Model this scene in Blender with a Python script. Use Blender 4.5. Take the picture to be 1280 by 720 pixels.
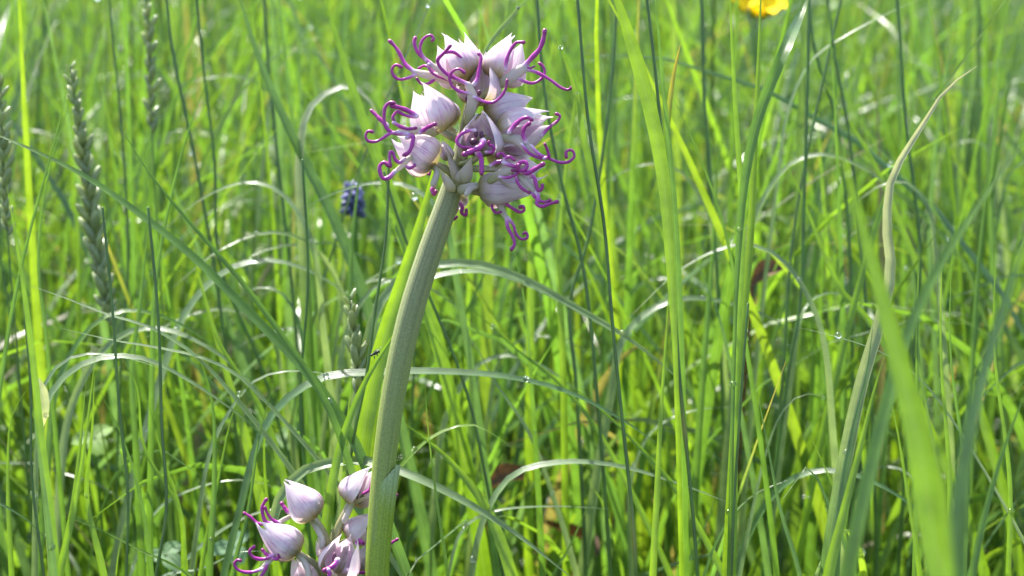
import bpy, math, random
import numpy as np
from mathutils import Vector

random.seed(11)
rng = np.random.default_rng(11)
SC = bpy.context.scene
COL = SC.collection
for o in list(bpy.data.objects):
    bpy.data.objects.remove(o)

# ------------------------------------------------------------------ camera
CAM_H = 0.40
PITCH = math.radians(14.0)
FPX = 2304.0                    # focal length in photograph pixels (1280 wide)
DF = 0.45                       # distance to the orchid
cam_data = bpy.data.cameras.new('camera')
cam_data.sensor_width = 36.0
cam_data.lens = FPX / 1280.0 * 36.0
cam_data.clip_start = 0.02
cam_data.clip_end = 500.0
cam_data.dof.use_dof = True
cam_data.dof.focus_distance = 0.448
cam_data.dof.aperture_fstop = 19.0
cam = bpy.data.objects.new('camera', cam_data)
COL.objects.link(cam)
cam.location = (0, 0, CAM_H)
cam.rotation_euler = (math.radians(90) - PITCH, 0, 0)
SC.camera = cam

# ------------------------------------------------------------------ sky and sun
SUN_EL = math.radians(57)
SUN_AZ = math.radians(-32)      # behind the meadow, a little to the left
world = bpy.data.worlds.new('World')
SC.world = world
world.use_nodes = True
wn = world.node_tree.nodes
sky = wn.new('ShaderNodeTexSky')
sky.sky_type = 'NISHITA'
sky.sun_disc = False
sky.sun_elevation = SUN_EL
sky.sun_rotation = SUN_AZ
sky.dust_density = 2.0
wn['Background'].inputs['Strength'].default_value = 0.15
world.node_tree.links.new(sky.outputs[0], wn['Background'].inputs['Color'])
sun_data = bpy.data.lights.new('sun', 'SUN')
sun_data.energy = 5.0
sun_data.angle = math.radians(0.5)
sun_data.color = (1.0, 0.96, 0.88)
sun = bpy.data.objects.new('sun', sun_data)
COL.objects.link(sun)
to_sun = Vector((math.sin(SUN_AZ) * math.cos(SUN_EL), math.cos(SUN_AZ) * math.cos(SUN_EL), math.sin(SUN_EL)))
sun.rotation_euler = to_sun.to_track_quat('Z', 'Y').to_euler()
sun.location = (0, 3, 4)

SC.view_settings.view_transform = 'Standard'
SC.view_settings.look = 'None'
SC.view_settings.gamma = 1.0
SC.view_settings.exposure = 1.6
SC.render.engine = 'CYCLES'
SC.cycles.use_denoising = True
SC.cycles.max_bounces = 10
SC.cycles.transparent_max_bounces = 8
SC.cycles.transmission_bounces = 8
SC.cycles.sample_clamp_indirect = 6.0

# ------------------------------------------------------------------ helpers
RIGHT = Vector((1, 0, 0))
UP = Vector((0, math.sin(PITCH), math.cos(PITCH)))
FWD = Vector((0, math.cos(PITCH), -math.sin(PITCH)))
EYE = Vector((0, 0, CAM_H))
PX = DF / FPX                   # size of one photograph pixel at the orchid, metres

def P(px, py, d=DF):
    """the real place of something seen at a photograph position and a distance"""
    return EYE + d * (FWD + RIGHT * ((px - 640) / FPX) - UP * ((py - 360) / FPX))

def Q(px, py, t=0.0):
    """same, with t = how many orchid pixels nearer than the orchid's stem"""
    return P(px, py, DF - t * PX)

def spline(pts, n):
    """Catmull-Rom through pts (any dimension), n samples"""
    p = np.array([tuple(q) for q in pts], dtype=float)
    if len(p) == 2:
        s = np.linspace(0, 1, n)[:, None]
        return p[0] * (1 - s) + p[1] * s
    d = np.r_[0, np.cumsum(np.sqrt(np.linalg.norm(np.diff(p, axis=0), axis=1) + 1e-12))]
    a = 2 * p[0] - p[1]
    b = 2 * p[-1] - p[-2]
    k = np.vstack([a, p, b])
    kt = np.r_[d[0] - (d[1] - d[0]), d, d[-1] + (d[-1] - d[-2])]
    # dense evaluation, then resample by length
    out = []
    for i in range(len(p) - 1):
        t0, t1, t2, t3 = kt[i:i + 4]
        P0, P1, P2, P3 = k[i:i + 4]
        for t in np.linspace(t1, t2, 14, endpoint=(i == len(p) - 2)):
            A1 = (t1 - t) / (t1 - t0) * P0 + (t - t0) / (t1 - t0) * P1
            A2 = (t2 - t) / (t2 - t1) * P1 + (t - t1) / (t2 - t1) * P2
            A3 = (t3 - t) / (t3 - t2) * P2 + (t - t2) / (t3 - t2) * P3
            B1 = (t2 - t) / (t2 - t0) * A1 + (t - t0) / (t2 - t0) * A2
            B2 = (t3 - t) / (t3 - t1) * A2 + (t - t1) / (t3 - t1) * A3
            out.append((t2 - t) / (t2 - t1) * B1 + (t - t1) / (t2 - t1) * B2)
    out = np.array(out)
    L = np.r_[0, np.cumsum(np.linalg.norm(np.diff(out[:, :3], axis=0), axis=1))]
    s = np.linspace(0, L[-1], n)
    return np.stack([np.interp(s, L, out[:, j]) for j in range(out.shape[1])], axis=1)

def norm(a):
    return a / (np.linalg.norm(a, axis=-1, keepdims=True) + 1e-12)

class MB:
    """collects vertices, quads / triangles, UVs and a tint, and links them as one mesh object"""
    def __init__(self):
        self.v, self.f, self.uv, self.c = [], [], [], []
        self.n = 0
    def add(self, verts, faces, uvs, tint=(0.5, 0.5, 0.5)):
        verts = np.asarray(verts, float)
        self.v.append(verts)
        self.f += [tuple(i + self.n for i in f) for f in faces]
        self.uv.append(np.asarray(uvs, float))
        t = np.asarray(tint, float)
        if t.ndim == 1:
            t = np.repeat(t[None], len(verts), 0)
        self.c.append(t)
        self.n += len(verts)
    def grid(self, g, uv, tint=(0.5, 0.5, 0.5), wrap=False):
        a, b = g.shape[:2]
        fs = []
        for i in range(a - 1):
            for j in range(b - 1 if not wrap else b):
                k = (j + 1) % b
                fs.append((i * b + j, i * b + k, (i + 1) * b + k, (i + 1) * b + j))
        self.add(g.reshape(-1, 3), fs, uv.reshape(-1, 2), tint)
    def tube(self, path, rad, n=8, tint=(0.5, 0.5, 0.5), squash=1.0, ref=None):
        path = np.asarray(path, float)
        m = len(path)
        rad = np.broadcast_to(np.asarray(rad, float), (m,))
        tan = norm(np.gradient(path, axis=0))
        r = np.array(ref if ref is not None else (0.123, 0.9, 0.35), float)
        fr = []
        prev = norm(np.cross(tan[0], r))
        for i in range(m):
            s = prev - tan[i] * np.dot(prev, tan[i])
            s = norm(s)
            fr.append((s, np.cross(tan[i], s)))
            prev = s
        # round both ends off
        vs, uv = [], []
        ext = [(0, -0.75, 0.55)] + [(i, 0, 1) for i in range(m)] + [(m - 1, 0.75, 0.55)]
        for q, (i, e, k) in enumerate(ext):
            c = path[i] + tan[i] * rad[i] * e
            for j in range(n):
                a = 2 * math.pi * j / n
                vs.append(c + (fr[i][0] * math.cos(a) + fr[i][1] * math.sin(a) * squash) * rad[i] * k)
                uv.append((j / n, i / (m - 1)))
        rows = len(ext)
        fs = []
        for i in range(rows - 1):
            for j in range(n):
                k = (j + 1) % n
                fs.append((i * n + j, i * n + k, (i + 1) * n + k, (i + 1) * n + j))
        fs.append(tuple(range(n))[::-1])
        fs.append(tuple((rows - 1) * n + j for j in range(n)))
        self.add(vs, fs, uv, tint)
    def ellipsoid(self, c, ax, tint=(0.5, 0.5, 0.5), n=8, m=6):
        c = np.asarray(c, float)
        ax = [np.asarray(a, float) for a in ax]
        vs, uv = [], []
        for i in range(m + 1):
            th = math.pi * i / m
            for j in range(n):
                ph = 2 * math.pi * j / n
                vs.append(c + ax[2] * math.cos(th) + (ax[0] * math.cos(ph) + ax[1] * math.sin(ph)) * math.sin(th))
                uv.append((j / n, i / m))
        fs = []
        for i in range(m):
            for j in range(n):
                k = (j + 1) % n
                a, b, cc, d = i * n + j, i * n + k, (i + 1) * n + k, (i + 1) * n + j
                if i == 0: fs.append((a, cc, d))
                elif i == m - 1: fs.append((a, b, d))
                else: fs.append((a, b, cc, d))
        self.add(vs, fs, uv, tint)
    def mesh(self, name, mat):
        me = bpy.data.meshes.new(name)
        v = np.vstack(self.v)
        me.from_pydata(v.tolist(), [], self.f)
        uvl = me.uv_layers.new(name='UVMap')
        idx = np.empty(len(me.loops), dtype=np.int32)
        me.loops.foreach_get('vertex_index', idx)
        uvl.data.foreach_set('uv', np.vstack(self.uv)[idx].astype(np.float32).ravel())
        at = me.color_attributes.new('tint', 'FLOAT_COLOR', 'POINT')
        c = np.c_[np.vstack(self.c), np.ones(len(v))].astype(np.float32)
        at.data.foreach_set('color', c.ravel())
        me.polygons.foreach_set('use_smooth', np.ones(len(me.polygons), dtype=bool))
        me.materials.append(mat)
        me.update()
        return me
    def build(self, name, mat, parent=None):
        o = bpy.data.objects.new(name, self.mesh(name, mat))
        COL.objects.link(o)
        if parent is not None:
            o.parent = parent
            o.matrix_parent_inverse = parent_inv(parent)
        return o

def parent_inv(p):
    def world_of(o):
        return o.matrix_basis.copy() if o.parent is None else world_of(o.parent) @ o.matrix_parent_inverse @ o.matrix_basis
    return world_of(p).inverted()

def empty(name, loc):
    o = bpy.data.objects.new(name, None)
    o.empty_display_size = 0.01
    COL.objects.link(o)
    o.location = loc
    return o

def tag(o, label=None, cat=None, group=None, kind=None):
    if label: o['label'] = label
    if cat: o['category'] = cat
    if group: o['group'] = group
    if kind: o['kind'] = kind
    return o

# ------------------------------------------------------------------ materials
def new_mat(name):
    m = bpy.data.materials.new(name)
    m.use_nodes = True
    nt = m.node_tree
    nt.nodes.clear()
    return m, nt

def N(nt, kind, **kw):
    n = nt.nodes.new(kind)
    for k, v in kw.items():
        if hasattr(n, k) and not k[0].isupper():
            setattr(n, k, v)
        else:
            n.inputs[k.replace('_', ' ')].default_value = v
    return n

def mixrgb(nt, blend, fac, a, b):
    n = nt.nodes.new('ShaderNodeMix')
    n.data_type = 'RGBA'
    n.blend_type = blend
    for sock, val in ((n.inputs[0], fac), (n.inputs[6], a), (n.inputs[7], b)):
        if hasattr(val, 'is_output'): nt.links.new(val, sock)
        elif isinstance(val, (int, float)): sock.default_value = val
        else: sock.default_value = (*val, 1.0)
    return n.outputs[2]

def math_node(nt, op, a, b=None, c=None):
    n = nt.nodes.new('ShaderNodeMath')
    n.operation = op
    for i, val in enumerate((a, b, c)):
        if val is None: continue
        if hasattr(val, 'is_output'): nt.links.new(val, n.inputs[i])
        else: n.inputs[i].default_value = val
    return n.outputs[0]

def ramp(nt, src, stops):
    n = nt.nodes.new('ShaderNodeValToRGB')
    el = n.color_ramp.elements
    while len(el) < len(stops): el.new(0.5)
    for e, (p, c) in zip(el, stops):
        e.position = p
        e.color = (*c, 1) if len(c) == 3 else c
    nt.links.new(src, n.inputs[0])
    return n.outputs[0]

def thin_shader(nt, col, trans_col, fac, rough, spec=0.5, bump=None, coat=0.0):
    pr = N(nt, 'ShaderNodeBsdfPrincipled')
    nt.links.new(col, pr.inputs['Base Color'])
    if hasattr(rough, 'is_output'): nt.links.new(rough, pr.inputs['Roughness'])
    else: pr.inputs['Roughness'].default_value = rough
    pr.inputs['Specular IOR Level'].default_value = spec
    pr.inputs['Coat Weight'].default_value = coat
    pr.inputs['Coat Roughness'].default_value = 0.2
    tr = N(nt, 'ShaderNodeBsdfTranslucent')
    nt.links.new(trans_col, tr.inputs['Color'])
    if bump is not None:
        nt.links.new(bump, pr.inputs['Normal'])
    mx = N(nt, 'ShaderNodeMixShader')
    mx.inputs[0].default_value = fac
    nt.links.new(pr.outputs[0], mx.inputs[1])
    nt.links.new(tr.outputs[0], mx.inputs[2])
    out = N(nt, 'ShaderNodeOutputMaterial')
    nt.links.new(mx.outputs[0], out.inputs['Surface'])

def leaf_material(name, fac=0.5, rough=0.36, veins=7.0, spec=0.6, gain=(1.9, 1.72, 0.8), coat=0.45, bump_d=0.00012):
    m, nt = new_mat(name)
    at = N(nt, 'ShaderNodeAttribute', attribute_name='tint')
    uv = N(nt, 'ShaderNodeUVMap', uv_map='UVMap')
    sep = N(nt, 'ShaderNodeSeparateXYZ')
    nt.links.new(uv.outputs[0], sep.inputs[0])
    geo = N(nt, 'ShaderNodeNewGeometry')
    # parallel veins along the blade
    w = math_node(nt, 'SINE', math_node(nt, 'MULTIPLY', sep.outputs[0], veins * 6.283))
    mid = math_node(nt, 'ABSOLUTE', math_node(nt, 'SUBTRACT', sep.outputs[0], 0.5))
    midrib = math_node(nt, 'LESS_THAN', mid, 0.035)
    ns = N(nt, 'ShaderNodeTexNoise', Scale=160.0, Detail=4.0)
    nt.links.new(geo.outputs['Position'], ns.inputs['Vector'])
    # small dry freckles and uneven colour
    mp = N(nt, 'ShaderNodeMapping')
    mp.inputs['Scale'].default_value = (6, 14, 1)
    nt.links.new(uv.outputs[0], mp.inputs[0])
    n2 = N(nt, 'ShaderNodeTexNoise', Scale=1.0, Detail=3.0)
    nt.links.new(mp.outputs[0], n2.inputs['Vector'])
    c = mixrgb(nt, 'MULTIPLY', 1.0, at.outputs['Color'],
               ramp(nt, ns.outputs[0], [(0.3, (0.72, 0.74, 0.7)), (0.7, (1.25, 1.2, 1.1))]))
    v = math_node(nt, 'MULTIPLY_ADD', w, 0.045, 0.97)
    vv = nt.nodes.new('ShaderNodeCombineColor')
    for i in range(3): nt.links.new(v, vv.inputs[i])
    c = mixrgb(nt, 'MULTIPLY', 1.0, c, vv.outputs[0])
    c = mixrgb(nt, 'MIX', math_node(nt, 'MULTIPLY', midrib, 0.35), c, (0.16, 0.25, 0.08))
    c = mixrgb(nt, 'MIX', ramp(nt, n2.outputs[0], [(0.66, (0, 0, 0)), (0.74, (0.35, 0.35, 0.35))]), c, (0.22, 0.19, 0.06))
    t = mixrgb(nt, 'MULTIPLY', 1.0, c, gain)
    bp = N(nt, 'ShaderNodeBump', Strength=0.4, Distance=bump_d)
    nt.links.new(w, bp.inputs['Height'])
    r = math_node(nt, 'MULTIPLY_ADD', ns.outputs[0], 0.25, rough - 0.12)
    thin_shader(nt, c, t, fac, r, spec, bp.outputs[0], coat)
    return m

M_BLADE = leaf_material('grass_leaf', fac=0.5)
M_FIELD = leaf_material('meadow_leaf', fac=0.48, veins=4.0, bump_d=0.0001)
M_FAR = leaf_material('dewy_far_leaf', fac=0.48, rough=0.32, veins=4.0, coat=0.8)
M_CULM = leaf_material('grass_stalk', fac=0.42, rough=0.45, veins=5.0, gain=(1.9, 1.7, 0.8))
M_BROAD = leaf_material('broad_leaf', fac=0.4, rough=0.6, veins=4.0, coat=0.0, spec=0.3)

def dry_material():
    m, nt = new_mat('dry_leaf')
    at = N(nt, 'ShaderNodeAttribute', attribute_name='tint')
    geo = N(nt, 'ShaderNodeNewGeometry')
    ns = N(nt, 'ShaderNodeTexNoise', Scale=300.0, Detail=5.0)
    nt.links.new(geo.outputs['Position'], ns.inputs['Vector'])
    c = mixrgb(nt, 'MULTIPLY', 1.0, at.outputs['Color'], ramp(nt, ns.outputs[0], [(0.3, (0.5, 0.5, 0.5)), (0.7, (1.3, 1.25, 1.2))]))
    t = mixrgb(nt, 'MULTIPLY', 1.0, c, (1.1, 0.9, 0.6))
    thin_shader(nt, c, t, 0.3, 0.6, 0.3)
    return m
M_DRY = dry_material()

def petal_material(name, base, vein, green, vein_amt, fac=0.42, green_to=0.28):
    m, nt = new_mat(name)
    uv = N(nt, 'ShaderNodeUVMap', uv_map='UVMap')
    sep = N(nt, 'ShaderNodeSeparateXYZ')
    nt.links.new(uv.outputs[0], sep.inputs[0])
    mp = N(nt, 'ShaderNodeMapping')
    mp.inputs['Scale'].default_value = (17, 1.3, 1)
    nt.links.new(uv.outputs[0], mp.inputs[0])
    geo = N(nt, 'ShaderNodeNewGeometry')
    oi = N(nt, 'ShaderNodeObjectInfo')
    off = N(nt, 'ShaderNodeVectorMath', operation='ADD')
    nt.links.new(mp.outputs[0], off.inputs[0])
    cmb = N(nt, 'ShaderNodeCombineXYZ')
    nt.links.new(math_node(nt, 'MULTIPLY', oi.outputs['Random'], 40.0), cmb.inputs[2])
    nt.links.new(cmb.outputs[0], off.inputs[1])
    ns = N(nt, 'ShaderNodeTexNoise', Scale=1.0, Detail=3.0, Roughness=0.55)
    nt.links.new(off.outputs[0], ns.inputs['Vector'])
    streak = ramp(nt, ns.outputs[0], [(0.47, (0, 0, 0)), (0.60, (1, 1, 1))])
    n2 = N(nt, 'ShaderNodeTexNoise', Scale=420.0, Detail=3.0)
    nt.links.new(geo.outputs['Position'], n2.inputs['Vector'])
    blotch = ramp(nt, n2.outputs[0], [(0.35, (0.35, 0.35, 0.35)), (0.7, (1, 1, 1))])
    # veins fade at the white margin and the tip
    u2 = math_node(nt, 'MULTIPLY', math_node(nt, 'SUBTRACT', sep.outputs[0], 0.5), 2.0)
    edge = math_node(nt, 'SUBTRACT', 1.0, math_node(nt, 'POWER', math_node(nt, 'ABSOLUTE', u2), 3.0))
    tipf = math_node(nt, 'SUBTRACT', 1.0, math_node(nt, 'POWER', sep.outputs[1], 3.0))
    k = math_node(nt, 'MULTIPLY', math_node(nt, 'MULTIPLY', edge, tipf), vein_amt)
    k = math_node(nt, 'MULTIPLY', k, blotch)
    k2 = math_node(nt, 'MULTIPLY', k, math_node(nt, 'MULTIPLY_ADD', streak, 0.66, 0.34))
    c = mixrgb(nt, 'MIX', k2, base, vein)
    gm = ramp(nt, math_node(nt, 'ADD', sep.outputs[1], math_node(nt, 'MULTIPLY', math_node(nt, 'SUBTRACT', ns.outputs[0], 0.5), 0.25)),
              [(0.06, (1, 1, 1)), (green_to, (0, 0, 0))])
    c = mixrgb(nt, 'MIX', gm, c, green)
    bp = N(nt, 'ShaderNodeBump', Strength=0.35, Distance=0.0003)
    nt.links.new(ns.outputs[0], bp.inputs['Height'])
    thin_shader(nt, c, c, fac, 0.42, 0.35, bp.outputs[0])
    return m
WHITE = (0.81, 0.71, 0.735)
M_SEPAL = petal_material('sepal', WHITE, (0.42, 0.17, 0.38), (0.28, 0.24, 0.08), 0.95, green_to=0.32)
M_INNER = petal_material('inner_petal', (0.76, 0.58, 0.70), (0.50, 0.17, 0.46), (0.34, 0.28, 0.14), 0.75, green_to=0.15)
M_LIPW = petal_material('lip', (0.64, 0.57, 0.49), (0.45, 0.20, 0.40), (0.38, 0.37, 0.18), 0.35, fac=0.35, green_to=0.5)

def limb_material():
    m, nt = new_mat('lip_lobe')
    uv = N(nt, 'ShaderNodeUVMap', uv_map='UVMap')
    sep = N(nt, 'ShaderNodeSeparateXYZ')
    nt.links.new(uv.outputs[0], sep.inputs[0])
    geo = N(nt, 'ShaderNodeNewGeometry')
    ns = N(nt, 'ShaderNodeTexNoise', Scale=900.0, Detail=3.0)
    nt.links.new(geo.outputs['Position'], ns.inputs['Vector'])
    v = math_node(nt, 'ADD', sep.outputs[1], math_node(nt, 'MULTIPLY', math_node(nt, 'SUBTRACT', ns.outputs[0], 0.5), 0.15))
    c = ramp(nt, v, [(0.0, (0.64, 0.50, 0.58)), (0.12, (0.50, 0.15, 0.42)), (0.28, (0.37, 0.030, 0.27)), (0.8, (0.31, 0.020, 0.21)), (1.0, (0.25, 0.020, 0.15))])
    pr = N(nt, 'ShaderNodeBsdfPrincipled')
    nt.links.new(c, pr.inputs['Base Color'])
    pr.inputs['Roughness'].default_value = 0.34
    pr.inputs['Subsurface Weight'].default_value = 0.2
    pr.inputs['Subsurface Radius'].default_value = (1.0, 0.5, 1.0)
    pr.inputs['Subsurface Scale'].default_value = 0.0006
    bp = N(nt, 'ShaderNodeBump', Strength=0.25, Distance=0.0002)
    nt.links.new(ns.outputs[0], bp.inputs['Height'])
    nt.links.new(bp.outputs[0], pr.inputs['Normal'])
    out = N(nt, 'ShaderNodeOutputMaterial')
    nt.links.new(pr.outputs[0], out.inputs['Surface'])
    return m
M_LIMB = limb_material()

def stem_material(name, stops, stripe=(22, 1.5, 1), rough=0.5, amt=0.3):
    m, nt = new_mat(name)
    uv = N(nt, 'ShaderNodeUVMap', uv_map='UVMap')
    sep = N(nt, 'ShaderNodeSeparateXYZ')
    nt.links.new(uv.outputs[0], sep.inputs[0])
    mp = N(nt, 'ShaderNodeMapping')
    mp.inputs['Scale'].default_value = stripe
    nt.links.new(uv.outputs[0], mp.inputs[0])
    ns = N(nt, 'ShaderNodeTexNoise', Scale=1.0, Detail=5.0, Roughness=0.65)
    nt.links.new(mp.outputs[0], ns.inputs['Vector'])
    geo = N(nt, 'ShaderNodeNewGeometry')
    n2 = N(nt, 'ShaderNodeTexNoise', Scale=2500.0, Detail=2.0)
    nt.links.new(geo.outputs['Position'], n2.inputs['Vector'])
    c = ramp(nt, math_node(nt, 'ADD', sep.outputs[1], math_node(nt, 'MULTIPLY', math_node(nt, 'SUBTRACT', ns.outputs[0], 0.5), 0.05)), stops)
    c = mixrgb(nt, 'MULTIPLY', 1.0, c, ramp(nt, ns.outputs[0], [(0.32, (1 - amt,) * 3), (0.68, (1 + amt,) * 3)]))
    c = mixrgb(nt, 'MULTIPLY', 0.6, c, ramp(nt, n2.outputs[0], [(0.35, (0.7, 0.72, 0.7)), (0.65, (1.2, 1.2, 1.2))]))
    pr = N(nt, 'ShaderNodeBsdfPrincipled')
    nt.links.new(c, pr.inputs['Base Color'])
    pr.inputs['Roughness'].default_value = rough
    pr.inputs['Subsurface Weight'].default_value = 0.3
    pr.inputs['Subsurface Radius'].default_value = (0.8, 1.0, 0.3)
    pr.inputs['Subsurface Scale'].default_value = 0.0015
    bp = N(nt, 'ShaderNodeBump', Strength=0.5, Distance=0.0004)
    nt.links.new(ns.outputs[0], bp.inputs['Height'])
    nt.links.new(bp.outputs[0], pr.inputs['Normal'])
    out = N(nt, 'ShaderNodeOutputMaterial')
    nt.links.new(pr.outputs[0], out.inputs['Surface'])
    return m
M_STEM = stem_material('orchid_stem', [(0.0, (0.20, 0.30, 0.02)), (0.70, (0.21, 0.27, 0.04)), (0.84, (0.21, 0.235, 0.09)), (1.0, (0.22, 0.22, 0.10))])
M_SHEATH = stem_material('stem_sheath', [(0.0, (0.20, 0.29, 0.01)), (0.955, (0.21, 0.29, 0.015)), (1.0, (0.30, 0.38, 0.20))], amt=0.15)
M_PED = stem_material('pedicel', [(0.0, (0.24, 0.27, 0.09)), (0.6, (0.32, 0.30, 0.14)), (1.0, (0.42, 0.36, 0.24))], stripe=(5, 1, 1))

def simple(name, col, rough=0.5, spec=0.5, sss=0.0, metal=0.0, noise=0.0, nscale=800.0):
    m, nt = new_mat(name)
    pr = N(nt, 'ShaderNodeBsdfPrincipled')
    if noise:
        geo = N(nt, 'ShaderNodeNewGeometry')
        ns = N(nt, 'ShaderNodeTexNoise', Scale=nscale, Detail=4.0)
        nt.links.new(geo.outputs['Position'], ns.inputs['Vector'])
        c = mixrgb(nt, 'MULTIPLY', 1.0, col, ramp(nt, ns.outputs[0], [(0.3, (1 - noise,) * 3), (0.7, (1 + noise,) * 3)]))
        nt.links.new(c, pr.inputs['Base Color'])
    else:
        pr.inputs['Base Color'].default_value = (*col, 1)
    pr.inputs['Roughness'].default_value = rough
    pr.inputs['Specular IOR Level'].default_value = spec
    pr.inputs['Subsurface Weight'].default_value = sss
    pr.inputs['Subsurface Scale'].default_value = 0.001
    pr.inputs['Metallic'].default_value = metal
    out = N(nt, 'ShaderNodeOutputMaterial')
    nt.links.new(pr.outputs[0], out.inputs['Surface'])
    return m
M_DARK = simple('pollinia', (0.10, 0.025, 0.06), 0.4, noise=0.4)
M_FLY = simple('fly_body', (0.02, 0.018, 0.015), 0.35)
M_YELLOW = simple('yellow_petal', (0.74, 0.56, 0.01), 0.85, spec=0.2, sss=0.2, noise=0.1)
M_BLUE = simple('violet_bell', (0.26, 0.23, 0.46), 0.45, noise=0.35)
M_BLUE2 = simple('navy_bell', (0.06, 0.07, 0.16), 0.45, noise=0.3)

def water_material():
    m, nt = new_mat('dew_water')
    pr = N(nt, 'ShaderNodeBsdfPrincipled')
    pr.inputs['Base Color'].default_value = (1, 1, 1, 1)
    pr.inputs['Roughness'].default_value = 0.17
    pr.inputs['IOR'].default_value = 1.33
    pr.inputs['Transmission Weight'].default_value = 1.0
    pr.inputs['Specular IOR Level'].default_value = 0.9
    out = N(nt, 'ShaderNodeOutputMaterial')
    nt.links.new(pr.outputs[0], out.inputs['Surface'])
    return m
M_DEW = water_material()

def wing_material():
    m, nt = new_mat('fly_wing')
    pr = N(nt, 'ShaderNodeBsdfPrincipled')
    pr.inputs['Base Color'].default_value = (0.75, 0.78, 0.72, 1)
    pr.inputs['Roughness'].default_value = 0.25
    pr.inputs['Transmission Weight'].default_value = 0.5
    out = N(nt, 'ShaderNodeOutputMaterial')
    nt.links.new(pr.outputs[0], out.inputs['Surface'])
    return m
M_WING = wing_material()

def soil_material():
    m, nt = new_mat('soil_and_moss')
    geo = N(nt, 'ShaderNodeNewGeometry')
    n1 = N(nt, 'ShaderNodeTexNoise', Scale=14.0, Detail=8.0, Roughness=0.65)
    n2 = N(nt, 'ShaderNodeTexNoise', Scale=120.0, Detail=6.0, Roughness=0.7)
    for n in (n1, n2): nt.links.new(geo.outputs['Position'], n.inputs['Vector'])
    a = ramp(nt, n1.outputs[0], [(0.35, (0.055, 0.034, 0.02)), (0.5, (0.05, 0.05, 0.02)), (0.65, (0.045, 0.085, 0.018))])
    c = mixrgb(nt, 'MULTIPLY', 1.0, a, ramp(nt, n2.outputs[0], [(0.3, (0.45, 0.45, 0.45)), (0.7, (1.5, 1.4, 1.3))]))
    pr = N(nt, 'ShaderNodeBsdfPrincipled')
    nt.links.new(c, pr.inputs['Base Color'])
    pr.inputs['Roughness'].default_value = 0.85
    bp = N(nt, 'ShaderNodeBump', Strength=1.0, Distance=0.01)
    nt.links.new(n2.outputs[0], bp.inputs['Height'])
    nt.links.new(bp.outputs[0], pr.inputs['Normal'])
    out = N(nt, 'ShaderNodeOutputMaterial')
    nt.links.new(pr.outputs[0], out.inputs['Surface'])
    return m
M_SOIL = soil_material()

# ------------------------------------------------------------------ ground
g = MB()
xs = np.r_[-150, -60, -25, -10, -5, np.linspace(-2.5, 2.5, 61), 5, 10, 25, 60, 150]
ys = np.r_[-150, -40, -10, -3, np.linspace(-1, 5, 73), 7, 11, 25, 60, 200]
gx, gy = np.meshgrid(xs, ys)
near = np.exp(-((gx / 3) ** 2 + ((gy - 2) / 4) ** 2))
gz = near * (0.006 * np.sin(gx * 7 + 1.3 * np.sin(gy * 5)) + 0.005 * np.sin(gy * 9 + gx * 3) + 0.003 * rng.normal(size=gx.shape)) - 0.004
g.grid(np.stack([gx, gy, gz], -1), np.stack([gx, gy], -1))
tag(g.build('ground', M_SOIL), kind='structure')

# ------------------------------------------------------------------ meadow grass (nobody could count it)
PALETTE = np.array([
    (0.096, 0.195, 0.022),   # fresh yellow green
    (0.072, 0.165, 0.028),   # mid green
    (0.058, 0.138, 0.034),   # deeper green
    (0.066, 0.142, 0.062),   # bluish green
    (0.122, 0.212, 0.020),   # lime
    (0.170, 0.165, 0.080),   # straw
])
PAL_W = np.array([0.27, 0.30, 0.18, 0.10, 0.12, 0.03])

def wedge(n, y0, y1, spread, pad):
    """roots spread over the meadow in tufts between two distances"""
    out = []
    nt_ = max(1, n // 7)
    cy = np.sqrt(rng.uniform(y0 ** 2, y1 ** 2, nt_))
    cx = rng.uniform(-1, 1, nt_) * (spread * cy + pad)
    k = rng.integers(0, nt_, n)
    x = cx[k] + rng.normal(0, 0.016, n)
    y = cy[k] + rng.normal(0, 0.016, n)
    return x, np.clip(y, y0 - 0.02, y1 + 0.05), rng.uniform(0, 1, nt_)[k]

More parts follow.
